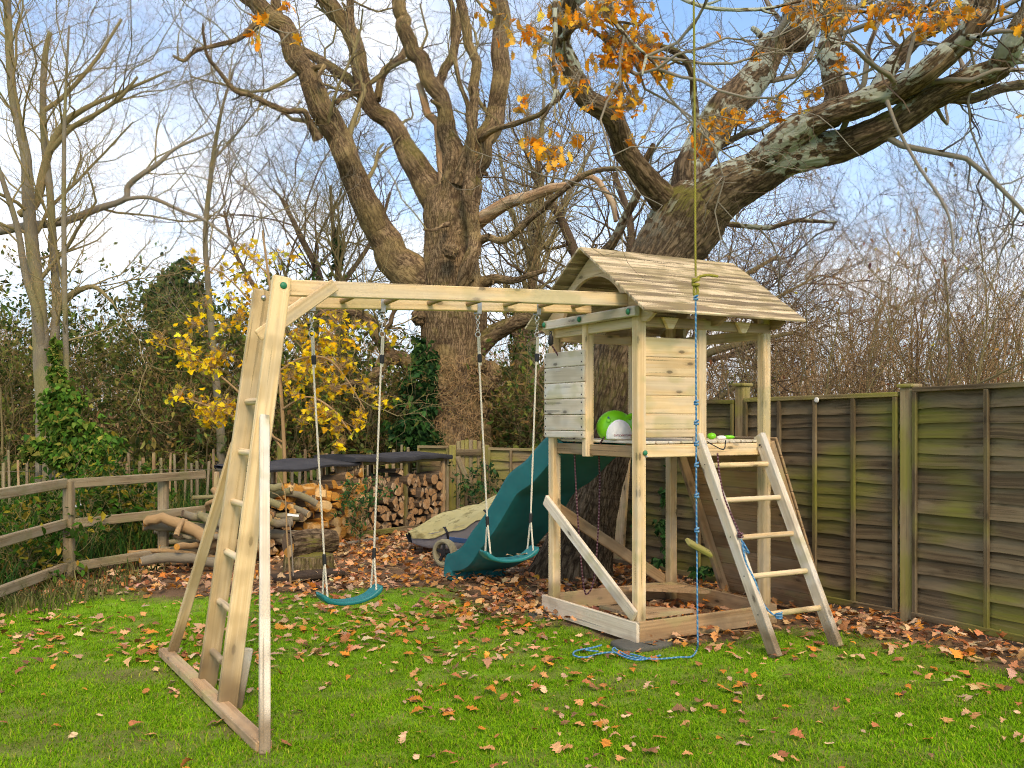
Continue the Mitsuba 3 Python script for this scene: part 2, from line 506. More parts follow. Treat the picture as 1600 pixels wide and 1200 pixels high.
scene['fresh_log'] = pr(proc(fresh_fn), .8, .15)
scene['teal_plastic'] = pr(proc(lambda p, n, uv: mix((.010, .135, .145), (.022, .195, .20), fbm(p.x * 9, p.y * 9, p.z * 9))), .42, .4)
scene['felt'] = pr(proc(lambda p, n, uv: mix((.028, .029, .035), (.06, .06, .066), fbm(p.x * 7, p.y * 7, p.z * 7))), .75, .3)
scene['white_rope'] = bumped({'type': 'rgb', 'value': [.68, .63, .52]}, lambda p, n, uv: dr.sin(uv.x * 260 + uv.y * 500), .002, rough=.85, spec=.1)
scene['yellow_rope'] = pr(proc(lambda p, n, uv: mix((.34, .30, .05), (.20, .19, .04), dr.sin(uv.x * 320 + uv.y * 400) * .5 + .5)), .85, .1)
scene['blue_rope'] = pr(proc(lambda p, n, uv: mix((.045, .18, .38), (.20, .34, .46), smoothstep(.55, .8, dr.sin(uv.x * 190 + uv.y * 150) * .5 + .5))), .7, .2)
scene['purple_cord'] = pr(proc(lambda p, n, uv: mix((.07, .025, .035), (.22, .14, .15), smoothstep(.6, .8, dr.sin(uv.x * 260) * .5 + .5))), .8, .1)
scene['steel'] = {'type': 'twosided', 'bsdf': {'type': 'principled', 'base_color': {'type': 'rgb', 'value': [.55, .56, .58]}, 'metallic': .9, 'roughness': .38}}
scene['black_plastic'] = pr((.022, .022, .024), .5, .3)
scene['green_cap'] = pr((.03, .20, .10), .4, .4)
scene['lime_plastic'] = pr((.20, .62, .012), .32, .5)
scene['white_cloth'] = pr((.78, .76, .75), .9, .1)
scene['print_ink'] = pr((.30, .12, .15), .8, .1)
scene['gold_badge'] = pr((.60, .36, .03), .5, .3)
scene['hull_grey'] = pr(proc(lambda p, n, uv: mix((.27, .27, .29), (.19, .185, .21), fbm(p.x * 5, p.y * 5, p.z * 8))), .45, .4)
scene['canvas'] = bumped(proc(lambda p, n, uv: mix(mix((.50, .45, .24), (.36, .32, .14), fbm(p.x * 6, p.y * 6, p.z * 6)), (.20, .17, .07), smoothstep(.58, .75, fbm(p.x * 13 + 2, p.y * 13, p.z * 13)) * .8)),
                         lambda p, n, uv: fbm(p.x * 16, p.y * 16, p.z * 16), .03, rough=.9, spec=.1, eps=4e-3)
scene['tyre'] = pr((.30, .27, .17), .9, .1)
scene['blue_metal'] = pr((.04, .09, .22), .5, .4)
scene['stone'] = pr(proc(lambda p, n, uv: mix((.07, .07, .06), (.14, .135, .115), fbm(p.x * 12, p.y * 12, p.z * 12))), .9, .1)
scene['white_tag'] = pr((.8, .8, .8), .5, .3)
scene['dark_soil'] = pr(proc(lambda p, n, uv: mix((.035, .026, .02), (.08, .058, .042), fbm(p.x * 20, p.y * 20, p.z * 20))), .95, .05)

# ---------------------------------------------------------------- tower frame (used below and by the litter)
A, B, UP = V3(.866, .5, 0), V3(-.5, .866, 0), V3(0, 0, 1)   # A: along the monkey bars towards the boundary fence, B: away from the camera
F0 = V3(.85, 6.43, 0)
WA, WB = 1.14, 1.05
DECK = 1.35
FENCE_A, FENCE_B = V3(2.04, 8.49, 0), V3(2.965, 7.165, 0)     # the two posts of the fence bay beside the ladder
FENCE_DIR = unit(FENCE_B - FENCE_A)


def tw(a, b, z=0.0):
    return F0 + A * a + B * b + UP * z


# ---------------------------------------------------------------- ground, grass, fallen leaves
def litter(x, y):
    """how much of the ground is leaf litter and bare soil rather than lawn, 0 to 1"""
    q = np.stack([x * 1.5, y * 1.5, 0 * x], -1)
    w = meshkit.fbm(q, 4, seed=21) - .5
    far = np.where(x < -1.3, 8.25, np.where(x < .2, 8.95, 8.2))
    far = 8.2 + .75 * np.clip(1 - np.abs(x + .4) / 1.2, 0, 1) + .12 * np.sin(x * 3)
    v = np.clip((y + w * 1.3 - far) / .35 + .5, 0, 1)
    d = (x - FENCE_A[0]) * -FENCE_DIR[1] + (y - FENCE_A[1]) * FENCE_DIR[0]   # distance from the boundary fence, negative inside the garden
    d = -np.abs(d)
    v = np.maximum(v, np.clip((d + .95 + w * 1.5) / .45 + .5, 0, 1) * (y > 3))
    a, b = (x - F0[0]) * A[0] + (y - F0[1]) * A[1], (x - F0[0]) * B[0] + (y - F0[1]) * B[1]
    near = np.maximum(np.maximum(.15 - a, 0), np.maximum(np.maximum(-b, 0) * 1.1, 0))
    v = np.maximum(v, np.clip((.42 - near + w * .9) / .3, 0, 1) * (a > -.4) * (a < 2.2) * (b > -.75))
    v = np.maximum(v, np.clip((.40 - np.hypot(x + 1.3, (y - 4.6) * .6) + w * .9) / .4, 0, .55))
    v = np.maximum(v, np.clip((.35 - np.hypot((x + 2.15) * .8, y - 5.7) + w * .9) / .4, 0, .7))
    return v


def height(x, y):
    q = np.stack([x * .5, y * .5, 0 * x], -1)
    h = .05 * (meshkit.fbm(q, 3, seed=5) - .5) + .022 * (meshkit.fbm(q * 9, 3, seed=6) - .5)
    far = np.hypot(x, y - 8)
    return h + np.clip((far - 40) / 400, 0, 1) * 4


gx = np.concatenate([-np.geomspace(260, 9, 22), np.arange(-8.9, 6.0, .055), np.geomspace(6.1, 260, 24)])
gy = np.concatenate([-np.geomspace(120, 1, 12), np.arange(0, 3.2, .3), np.arange(3.3, 14.5, .055), np.geomspace(14.6, 300, 40)])
X, Y = np.meshgrid(gx, gy)
Z = height(X, Y) - .012
lit = litter(X, Y)
q = np.stack([X * 9, Y * 9, 0 * X], -1)
n1 = meshkit.fbm(q, 3, seed=31)[..., None]
soil_c = np.array([.105, .072, .046]) * (.55 + .9 * n1) + np.array([.06, .03, .012]) * meshkit.fbm(q * 2.3, 2, seed=8)[..., None]
lawn_c = np.array([.135, .255, .014]) * (.55 + .9 * n1)
bare = np.clip((meshkit.fbm(q * .16, 3, seed=77) - .56) * 3, 0, .3) + np.clip((meshkit.fbm(q / 9 * 5.5, 3, seed=78) - .54) * 3, 0, .45)
bare = np.clip(bare, 0, .6)[..., None]
lawn_c = lawn_c * (1 - bare) + soil_c * bare
out = np.clip((Y - 15) / 2, 0, 1)[..., None]
C = soil_c * lit[..., None] + lawn_c * (1 - lit[..., None])
ny, nx = X.shape
i, j = np.meshgrid(np.arange(ny - 1), np.arange(nx - 1), indexing='ij')
a0 = i * nx + j
gf = np.concatenate([np.stack([a0, a0 + 1, a0 + nx + 1], -1).reshape(-1, 3), np.stack([a0, a0 + nx + 1, a0 + nx], -1).reshape(-1, 3)])
struct('ground', 'lawn with worn patches giving way to bare soil under the trees')
part('ground', '', {'v': np.stack([X, Y, Z], -1).reshape(-1, 3), 'f': gf, 'c': C.reshape(-1, 3)}, 'soil', smooth=True)


def grass(n, seed, ymin, ymax):
    g = np.random.default_rng(seed)
    y = ymin + (ymax - ymin) * g.random(n)
    x = (g.random(n) * 2 - 1) * (y * .56 + .25)
    v = litter(x, y)
    thin = meshkit.fbm(np.stack([x * 1.45, y * 1.45, 0 * x], -1), 3, seed=77)
    fine = meshkit.fbm(np.stack([x * 5.5, y * 5.5, 0 * x], -1), 3, seed=78)
    keep = (g.random(n) > v * 1.05) & (g.random(n) > np.clip((thin - .54) * 3, 0, .4)) & (g.random(n) > np.clip((fine - .52) * 4, 0, .6))
    keep &= (x - FENCE_A[0]) * -FENCE_DIR[1] + (y - FENCE_A[1]) * FENCE_DIR[0] < .0
    x, y = x[keep], y[keep]
    n = len(x)
    tuft = meshkit.fbm(np.stack([x * 6, y * 6, 0 * x], -1), 3, seed=12)
    h = (.008 + .020 * g.random(n) ** 1.5) * (.55 + .9 * tuft)
    w = .0016 + .0018 * g.random(n)
    th = g.random(n) * 6.283
    lean = (.2 + 1.5 * g.random(n)) * h
    dx, dy = np.cos(th), np.sin(th)
    px, py = -dy, dx
    base = np.stack([x, y, height(x, y) - .014], -1)
    side = np.stack([px * w, py * w, 0 * w], -1)
    mid = base + np.stack([dx * lean * .35, dy * lean * .35, h * .65], -1)
    tip = base + np.stack([dx * lean, dy * lean, h], -1)
    v = np.stack([base - side, base + side, mid + side * .8, mid - side * .8, tip], 1).reshape(-1, 3)
    f = (np.array([[0, 1, 2], [0, 2, 3], [3, 2, 4]])[None] + (np.arange(n) * 5)[:, None, None]).reshape(-1, 3)
    pal = [(.165, .34, .008), (.215, .41, .010), (.28, .44, .014), (.14, .27, .014), (.38, .40, .05), (.32, .24, .08)]
    pw = np.array([.30, .29, .17, .12, .06, .06])
    c = np.array(pal)[g.choice(6, n, p=pw)] * (.75 + .5 * meshkit.fbm(np.stack([x * 2, y * 2, 0 * x], -1), 3, seed=3)[:, None]) * (1 + .12 * g.normal(size=(n, 1)))
    return {'v': v, 'f': f, 'c': np.repeat(np.clip(c, .01, .6), 5, 0)}


labels['grass'] = {'label': 'short bright green lawn grass', 'category': 'grass', 'kind': 'stuff'}
part('grass', '', cat([grass(160000, 3, 3.9, 5.6), grass(100000, 4, 5.6, 7.4), grass(50000, 5, 7.4, 9.6)]), 'blade', smooth=True)

LEAFPAL = [(.50, .235, .085), (.58, .33, .15), (.40, .15, .045), (.62, .40, .22), (.33, .13, .05), (.56, .22, .03), (.21, .10, .05), (.46, .29, .17)]


def place_leaves(n, seed, fn, ymin, ymax, xmin=None, xmax=None):
    g = np.random.default_rng(seed)
    y = ymin + (ymax - ymin) * g.random(n)
    x = (g.random(n) * 2 - 1) * (y * .56 + .3) if xmin is None else xmin + (xmax - xmin) * g.random(n)
    keep = g.random(n) < fn(x, y)
    return x[keep], y[keep], g


# loose oak leaves on the lawn: the 300 nearest the camera are things of their own
g = np.random.default_rng(41)


def lawn_density(x, y):
    cl = meshkit.fbm(np.stack([x * 1.1, y * 1.1, 0 * x], -1), 3, seed=15)
    dens = np.interp(y, [3.8, 4.6, 5.6, 6.6, 7.6, 8.6], [.09, .12, .25, .42, .58, .75]) * np.interp(x, [-2.5, -1, .4, 1.6, 3], [.9, 1.0, .75, .55, .8])
    return dens * np.clip(.25 + (cl - .38) * 4, .1, 1) * (1 - .5 * litter(x, y))


x, y, g = place_leaves(17000, 43, lawn_density, 3.75, 9.2)
order = np.argsort(np.hypot(x, y))
x, y = x[order], y[order]
KINDS = []
for k in range(16):
    tv, tf = (OAK_T + MAPLE_T[:0])[k % len(OAK_T)]
    gg = np.random.default_rng(900 + k)
    c = pick_colors([LEAFPAL[k % len(LEAFPAL)]], 1, gg, .1)[0] * 1.08
    cc = np.clip(c[None] * (1 + .16 * gg.normal(size=(len(tv), 1))), .01, .9)
    bent = tv * V3(1, 1.3, .8) + V3(0, 0, 1)[None] * (.10 * np.sin(tv[:, :1] * 5 + k) + .10 * np.abs(tv[:, 1:2]) * gg.normal())
    KINDS.append(shape({'v': bent, 'f': tf, 'c': cc}, 'dry_leaf', smooth=True))
num = 300
for k in range(num):
    s = .030 + .048 * g.random() + .018 * g.random() ** 3
    M = T().translate([float(x[k]), float(y[k]), float(height(x[k], y[k]) + .004 + .009 * g.random())]).rotate([0, 0, 1], float(g.random() * 360)).rotate([1, 0, 0], float(g.normal() * 13)).rotate([0, 1, 0], float(g.normal() * 12)).scale(float(s))
    key = thing('fallen_leaf', 'dry brown lobed oak leaf lying loose on the green lawn', 'leaf', 'dry oak leaves scattered over the lawn')
    part(key, '', {**KINDS[int(g.integers(0, 16))], 'to_world': M}, None)
xs, ys = x[num:], y[num:]


def heap(n, seed, fn, ymin, ymax, xmin, xmax, lift=.05):
    x, y, g = place_leaves(n, seed, fn, ymin, ymax, xmin, xmax)
    n = len(x)
    pos = np.stack([x, y, height(x, y) + .012 + lift * g.random(n) ** 2], -1)
    M = rotmats(g.random(n) * 6.283, g.normal(size=n) * .38, g.normal(size=n) * .42)
    return scatter(OAK_WIDE, pos, M, .04 + .065 * g.random(n), pick_colors(LEAFPAL, n, g, .2), seed)


nl = len(xs)
loose = scatter(OAK_WIDE, np.stack([xs, ys, height(xs, ys) + .010], -1), rotmats(g.random(nl) * 6.283, g.normal(size=nl) * .3, g.normal(size=nl) * .34), .035 + .06 * g.random(nl), pick_colors(LEAFPAL, nl, g, .18), 5)


def bed_fn(lo):
    def fn(x, y):
        cl = meshkit.fbm(np.stack([x * 1.7, y * 1.7, 0 * x], -1), 3, seed=19)
        return np.clip(litter(x, y), 0, 1) ** 1.2 * np.clip(lo + (cl - .42) * 3.2, .06, 1)
    return fn


def in_fence(x, y):
    return ((x - FENCE_A[0]) * -FENCE_DIR[1] + (y - FENCE_A[1]) * FENCE_DIR[0] < -.03)


def in_pit(x, y):
    a, b = (x - F0[0]) * A[0] + (y - F0[1]) * A[1], (x - F0[0]) * B[0] + (y - F0[1]) * B[1]
    return ((a > .08) & (a < WA - .06) & (b > .08) & (b < WB - .06)) * .7


litter_mesh = cat([loose,
                   heap(7500, 51, lambda x, y: bed_fn(.75)(x, y) * (y > 8.0), 7.9, 13.4, -5.2, 1.0),
                   heap(2600, 52, lambda x, y: bed_fn(.5)(x, y) * in_fence(x, y), 4.6, 8.4, .9, 3.6),
                   heap(1300, 53, lambda x, y: np.clip(1.1 - np.hypot((x + .02) / .75, (y - 7.55) / .8), 0, 1), 6.7, 8.6, -.8, .75),
                   heap(700, 54, in_pit, 6.4, 8.1, .3, 2.0),
                   heap(900, 55, bed_fn(.4), 8.0, 9.9, .2, 2.2),
                   heap(900, 57, lambda x, y: .5 + 0 * x, 8.6, 13, -6.5, -3.4)])
labels['fallen_leaves'] = {'label': 'brown and orange oak leaves littering lawn edges and bare soil', 'category': 'leaf litter', 'kind': 'stuff'}
part('fallen_leaves', '', litter_mesh, 'dry_leaf', smooth=True)

# small twigs lying in the litter
g = np.random.default_rng(61)
n = 420
yy = 4.2 + 8.5 * g.random(n)
xx = (g.random(n) * 2 - 1) * yy * .55
k = litter(xx, yy) > .4
xx, yy = xx[k], yy[k]
th = g.random(len(xx)) * 6.283
L = .06 + .22 * g.random(len(xx))
t = np.linspace(-.5, .5, 4)
P = np.stack([xx[:, None] + np.cos(th)[:, None] * L[:, None] * t, yy[:, None] + np.sin(th)[:, None] * L[:, None] * t, height(xx, yy)[:, None] + .02 + 0 * t + .008 * g.random((len(xx), 4))], -1)
P += .006 * g.normal(size=P.shape)
labels['fallen_twigs'] = {'label': 'thin dead twigs lying among the leaf litter', 'category': 'twigs', 'kind': 'stuff'}
part('fallen_twigs', '', tubes(P, np.full(P.shape[:2], .003), 4), 'twig_brown')

# ---------------------------------------------------------------- climbing frame: tower
CF = thing('climbing_frame', 'pale timber climbing tower with pitched roof joined to monkey bars and leaning A-frame', 'climbing frame')


def timber(name, p0, p1, w, t, up=UP, m='pine', parent=None, ch=.005):
    return part(parent or CF, name, beam(p0, p1, w, t, up, ch), m)


def bolt(p, d, parent=None, m='green_cap', r=.017):
    d = unit(d)
    prof = [(0, 0), (.006, r), (.011, r * .95), (.017, r * .6), (.018, .001)]
    P = np.array([np.asarray(p) + d * a for a, _ in prof])
    part(parent or CF, 'bolt', tube(P, [max(b, .002) for _, b in prof], 12), m, smooth=True)


PW = .07
hp = PW / 2
for (a, b, z1, m) in [(0, 0, 2.25, 'pine'), (0, WB, 2.25, 'pine'), (WA, 0, 2.23, 'pine'), (WA, WB, 2.25, 'pine')]:
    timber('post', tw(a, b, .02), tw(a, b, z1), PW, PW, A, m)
for (a, b, z0, z1) in [(0, .573 * WB, DECK - .12, 2.2), (.47 * WA, 0, DECK - .09, 2.2), (.66 * WA, WB, DECK - .1, 2.2)]:
    timber('upright', tw(a, b, z0), tw(a, b, z1), .055, PW, A, 'pine')
# deck: rims, planks along B
timber('deck_rim', tw(hp, -.012, DECK - .065), tw(WA - hp, -.012, DECK - .065), .028, .085, UP, 'pine')
timber('deck_rim', tw(hp, WB, DECK - .075), tw(WA - hp, WB, DECK - .075), .04, .09, UP, 'pine_brown')
timber('deck_rim', tw(0.012, hp, DECK - .07), tw(0.012, WB - hp, DECK - .07), .03, .08, UP, 'pine_brown')
timber('deck_rim', tw(WA, hp, DECK - .07), tw(WA, WB - hp, DECK - .07), .03, .08, UP, 'pine_brown')
for k in range(10):
    a = .02 + (k + .5) * (WA - .04) / 10
    timber('deck_plank', tw(a, -.02, DECK - .008), tw(a, WB + .02, DECK - .008), .098, .018, UP, 'pine_pale')
# left face (towards the monkey bars): six boards between the far corner and the upright
zb = [1.36, 1.415, 1.533, 1.651, 1.769, 1.887, 2.005]
for k in range(6):
    z0, z1 = zb[k] + .002, zb[k + 1] - .002
    zc = (z0 + z1) / 2
    key = timber('plank', tw(-.047, .545 * WB, zc), tw(-.047, WB + .06, zc), .02, z1 - z0, UP, 'pine_pale')
    for bb in (.57 * WB, WB + .035):
        for dz in ((-.03, .03) if k else (0,)):
            P = tw(-.0575, bb, zc + dz)
            part(key, 'screw', tube([P, P - A * .002], .006, 8), 'black_plastic')
# right face (towards the lawn): boards between the near corner and the upright
zb = [1.375, 1.43, 1.535, 1.66, 1.79, 1.92, 2.055]
for k in range(6):
    z0, z1 = zb[k] + .0008, zb[k + 1] - .0008
    zc = (z0 + z1) / 2
    timber('plank', tw(hp + .002, -.004, zc), tw(.47 * WA - .03, -.004, zc), .02, z1 - z0, UP, 'pine')
# back face boards
zb = np.linspace(1.37, 1.96, 7)
for k in range(6):
    zc = (zb[k] + zb[k + 1]) / 2
    key = timber('plank', tw(.66 * WA + .03, WB - .046, zc), tw(WA, WB - .046, zc), .018, zb[k + 1] - zb[k] - .003, UP, 'pine')
    for dz in (-.028, .028):
        P = tw(.66 * WA + .05, WB - .0555, zc + dz)
        part(key, 'screw', tube([P, P - B * .002], .005, 8), 'black_plastic')
# top rails
timber('top_rail', tw(.03, -.02, 2.155), tw(WA + .03, -.02, 2.155), .035, .07, UP, 'pine_brown')
timber('top_rail', tw(.03, WB, 2.13), tw(WA, WB, 2.13), .035, .075, UP, 'pine')
timber('top_rail', tw(.0, .03, 2.15), tw(0, WB - .03, 2.15), .035, .07, UP, 'pine')
timber('top_rail', tw(WA, .03, 2.12), tw(WA, WB - .03, 2.12), .035, .075, UP, 'pine')
# bearer of the monkey bars
timber('bearer', tw(-.062, -.06, 2.218), tw(-.062, WB + .03, 2.212), .045, .066, UP, 'pine_pale')
for bb, m in ((.0, 'green_cap'), (.58, 'green_cap'), (WB + .005, 'green_cap')):
    bolt(tw(-.085, bb, 2.216), -A, None, m, .021)
bolt(tw(.01, -.037, 2.17), -B, None, 'green_cap', .02)
bolt(tw(.02, -.036, DECK - .075), -B, None, 'green_cap', .018)
bolt(tw(.03, -.036, DECK - .1), -B, None, 'steel', .008)
bolt(tw(WA - .03, -.036, DECK - .06), -B, None, 'steel', .011)
bolt(tw(.665 * WA, WB - .037, 2.1), -B, None, 'steel', .012)
bolt(tw(.25 * WA, WB - .02, 2.12), -B, None, 'steel', .009)
bolt(tw(WA - .01, WB - .037, 2.08), -B, None, 'steel', .012)
# short knee blocks under the eaves
for aa in (.2, .86):
    P = np.array([[0, 0], [.13, 0], [.085, -.075], [.045, -.075]])
    m = trimesh.creation.extrude_polygon(__import__('shapely').Polygon(P), .03)
    v = np.array(m.vertices)
    w = tw(aa - .05, -.075, 2.185) + v[:, :1] * A + v[:, 2:] * B + v[:, 1:2] * UP
    part(CF, 'bracket', {'v': w, 'f': np.array(m.faces), 'uv': v[:, :2] + 3}, 'pine')
# braces
timber('brace', tw(-.05, WB + .05, .885), tw(-.05, -.02, .185), .028, .088, UP, 'pine_pale')
timber('brace', tw(-.02, WB + .05, .86), tw(WA, WB + .05, .15), .028, .088, UP, 'pine_brown')
# sand pit
SP = CF + '__sandpit'
for args in [((-.06, -.07), (-.06, WB + .07)), ((-.045, -.058), (WA + .06, -.058)), ((WA + .06, -.04), (WA + .06, WB + .07)), ((-.04, WB + .06), (WA + .03, WB + .06))]:
    (a0_, b0_), (a1_, b1_) = args
    first = args[0] == (-.06, -.07)
    part(SP, 'board', beam(tw(a0_, b0_, .088), tw(a1_, b1_, .088), .026, .135, UP), 'pit_board' if first else 'pine_brown')
import shapely
for (ca, cb, da, db) in [(0.0, 0.0, 1, 1), (WA, WB, -1, -1)]:
    P = np.array([[.03, .03], [.50, .03], [.50, .09], [.09, .50], [.03, .50]])
    for s, (lo, hi) in enumerate(((.03, .168), (.172, .30), (.304, .52))):
        poly = shapely.Polygon(P).intersection(shapely.box(0, lo, 1, hi))
        if poly.is_empty or poly.area < 1e-3:
            continue
        m = trimesh.creation.extrude_polygon(poly, .02)
        v = np.array(m.vertices)
        w = tw(ca, cb, .148) + (v[:, :1] * da) * A + (v[:, 1:2] * db) * B + v[:, 2:] * UP
        fc = np.array(m.faces)
        part(SP, 'corner_seat', {'v': w, 'f': fc if da * db > 0 else fc[:, ::-1], 'uv': v[:, :2] + s * 3.1}, 'pine_brown')
# climbing wall at the fence side
CWK = CF + '__climbing_wall'
lo_, hi_ = WA + .60, WA + .05
for bb in (.0, WB):
    part(CWK, 'stringer', beam(tw(lo_, bb, .0), tw(hi_, bb, DECK - .02), .045, .075, A), 'pine_brown')
dirw = unit(tw(hi_, 0, DECK) - tw(lo_, 0, 0))
Lw = np.linalg.norm(tw(hi_, 0, DECK) - tw(lo_, 0, 0))
nw = np.cross(dirw, B)
for k in range(10):
    c = tw(lo_, 0, 0) + dirw * (Lw * (k + .5) / 10) - nw * .0 + unit(V3(*(np.cross(B, dirw)))) * .048
    part(CWK, 'plank', beam(c - B * .03, c + B * (WB + .03), Lw / 10 - .004, .018, np.cross(B, dirw)), 'pine_brown')
# ladder
LK = CF + '__ladder'
l0, l1 = V3(1.66, 6.035, .0), V3(1.285, 6.66, 1.385)
r0, r1 = V3(2.135, 6.30, .0), V3(1.79, 6.945, 1.385)
dl, drr = unit(l1 - l0), unit(r1 - r0)
side = unit(np.cross(dl, A))
part(LK, 'rail', beam(l0, l1, .045, .085, side), 'pine_pale')
part(LK, 'rail', beam(r0, r1, .045, .085, side), 'pine_pale')
for z in (.245, .475, .715, .955, 1.185):
    p, q_ = l0 + dl * (z / dl[2]), r0 + drr * (z / drr[2])
    e = unit(q_ - p)
    part(LK, 'rung', tube(np.array([p + e * .0, p + e * .1, q_ - e * .1, q_ - e * .0]) + side * .008, .0185, 14), 'pine', smooth=True)
for p, d_ in ((l0, dl), (r0, drr)):
    for z in (.25, .48, .72, .96, 1.19, 1.30):
        c = p + d_ * (z / d_[2]) - A * .0235
        part(LK, 'screw', tube([c, c - A * .002], .0045, 7), 'black_plastic')
bolt(r1 - drr * .08 - A * .024, -A, LK, 'black_plastic', .008)
# roof
RK = CF + '__roof'
GM = F0 + B * (WB / 2)
U0, U1, HALF, ZR, ZE = -.13, 1.32, .75, 2.71, 2.195
for sgn in (-1, 1):
    d = unit(V3(*(B * HALF * sgn)) + UP * (ZE - ZR))
    Ls = math.hypot(HALF, ZR - ZE)
    nrm = unit(np.cross(A, d)) * (1 if np.cross(A, d)[2] > 0 else -1)
    for k in range(7):
        c = GM + UP * ZR + d * (Ls * (k + .5) / 7) + nrm * (.009 + .0016 * (k % 2))
        part(RK, 'board', beam(c + A * (U0 + .002 * rng.random()), c + A * (U1 + .004 * rng.random()), Ls / 7 - .0012, .018, nrm, .003), 'roof_board')
# arched gable boards under the roof, front and back
for aa, zz in ((-.012, .035), (.60, .0), (WA + .02, .03)):
    outer = shapely.Polygon([(-.70, ZE - .0), (0, ZR - .022), (.70, ZE - .0), (.62, ZE - .045), (-.62, ZE - .045)])
    th = np.linspace(0, math.pi, 40)
    arch = shapely.Polygon(np.stack([.40 * np.cos(th), 2.16 + .36 * np.sin(th)], 1).tolist() + [(-.40, 2.0), (.40, 2.0)])
    pg = outer.difference(arch)
    for gpoly in getattr(pg, 'geoms', [pg]):
        m = trimesh.creation.extrude_polygon(gpoly, .028)
        v = np.array(m.vertices)
        w = GM * V3(1, 1, 0) + v[:, :1] * B + v[:, 1:2] * UP + (v[:, 2:] + aa) * A
        part(RK, 'arched_gable', {'v': w, 'f': np.array(m.faces)[:, ::-1], 'uv': v[:, :2] * V3(1, 1, 1)[:2] + 5}, 'pine_brown' if aa > .1 else 'pine')

# ---------------------------------------------------------------- climbing frame: slide
SK = CF + '__slide'
tops = np.array([(-.03, 1.40), (.0, 1.37), (.15, 1.29), (.38, 1.15), (.55, 1.08), (.69, 1.01), (.86, .86), (1.05, .695), (1.22, .575), (1.37, .47), (1.5, .365), (1.65, .285), (1.8, .238), (1.87, .225), (1.915, .17), (1.935, .09), (1.94, .01)])
ss = spline(tops * np.array([.955, 1]), 90)
tanp = unit(np.gradient(ss, axis=0))
W = .54
rows = []
for (s, z), (ts, tz) in zip(ss, tanp):
    dep = np.interp(s, [0, 1.5, 1.8, 1.94], [.17, .17, .13, .08])
    nsl, nz = tz, -ts                                                     # pointing down and away from the sliding face
    prof = [(-.035, -.02), (-.04, .012), (-.02, dep), (.03, dep + .018), (W - .03, dep + .018), (W + .02, dep), (W + .04, .012), (W + .035, -.02),
            (W + .0, -.02), (W - .005, .02), (W - .03, dep - .03), (W / 2, dep - .012), (.03, dep - .03), (.005, .02), (0, -.02)]
    rows.append([(GM - B * (WB / 2)) + B * (WB + .06 + s + nsl * o) + A * (.035 + a_) + UP * (z + nz * o) for a_, o in prof])
rows = np.array(rows)
n, k = rows.shape[:2]
i, j = np.meshgrid(np.arange(n - 1), np.arange(k), indexing='ij')
a0, b0 = i * k + j, i * k + (j + 1) % k
sf = np.concatenate([np.stack([a0, b0, b0 + k], -1).reshape(-1, 3), np.stack([a0, b0 + k, a0 + k], -1).reshape(-1, 3)])
part(SK, 'chute', {'v': rows.reshape(-1, 3), 'f': sf}, 'teal_plastic', smooth=55)

# ---------------------------------------------------------------- climbing frame: monkey bars and A-frame
TF, TB = V3(-1.293, 5.34, 0), V3(-1.488, 5.67, 0)
front0, front1 = TF + A * .0 + UP * 2.232, V3(.775, 6.535, 2.313)
back0 = TB + UP * 2.205
back1 = TB + unit(front1 - front0) * (2.38) * V3(1, 1, 1) + UP * 2.205
back1 = V3(*(TB + A * 2.36 + UP * 2.30))
dm = unit(front1 - front0)
timber('monkey_beam', front0 - dm * .045, front1, .045, .09, UP, 'pine')
timber('monkey_beam', back0 - dm * .045, back1, .045, .09, UP, 'pine')
for s in (.50, .79, 1.09, 1.37, 1.65, 1.93, 2.2):
    p, q_ = front0 + dm * s, back0 + unit(back1 - back0) * s
    part(CF, 'monkey_rung', tube(np.array([p, p * .7 + q_ * .3, p * .3 + q_ * .7, q_]), .018, 12), 'pine_brown', smooth=True)
LF, LB = V3(-1.493, 4.978, .0), V3(-1.735, 5.42, .0)
for top, bot in ((TF + UP * 2.285, LF), (TB + UP * 2.255, LB)):
    off = -B * .046 if top is not None and abs(top[1] - TF[1]) < .01 else B * .046
    off = -B * .046
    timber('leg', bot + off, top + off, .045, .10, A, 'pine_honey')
bolt(TF + UP * 2.235 - B * .069, -B, None, 'green_cap', .02)
bolt(TB + UP * 2.21 - B * .069, -B, None, 'steel', .015)
for z in (.20, .475, .75, 1.03, 1.315, 1.60):
    p, q_ = LF + (TF - LF) * (z / 2.28), LB + (TB - LB) * (z / 2.25)
    p, q_ = p + UP * z - B * .05, q_ + UP * z - B * .05
    part(CF, 'ladder_rung', tube(np.array([p, p * .7 + q_ * .3, p * .3 + q_ * .7, q_]), .019, 12), 'pine', smooth=True)
G1, G2 = V3(-1.115, 4.315, .028), V3(-2.20, 6.08, .028)
timber('ground_beam', G1, G2, .075, .05, UP, 'pine_brown')
timber('side_stay', V3(-1.105, 4.29, .0), V3(-1.325, 5.14, 1.52), .03, .05, A, 'pine_pale')
timber('side_stay', V3(-2.12, 6.0, .05), V3(-1.60, 5.57, 1.36), .03, .062, A, 'pine_honey')
timber('foot_stake', LF + V3(.05, .03, -.02), LF + V3(.105, .055, .30), .03, .06, A, 'pine_pale')
for base, dz in ((TF, 2.232), (TB, 2.205)):
    p, q_ = base + UP * (dz - .22) - B * .075 - A * .035, base + UP * (dz + .03) - B * .06 + A * .30
    timber('knee_brace', p, q_, .026, .07, UP, 'pine')
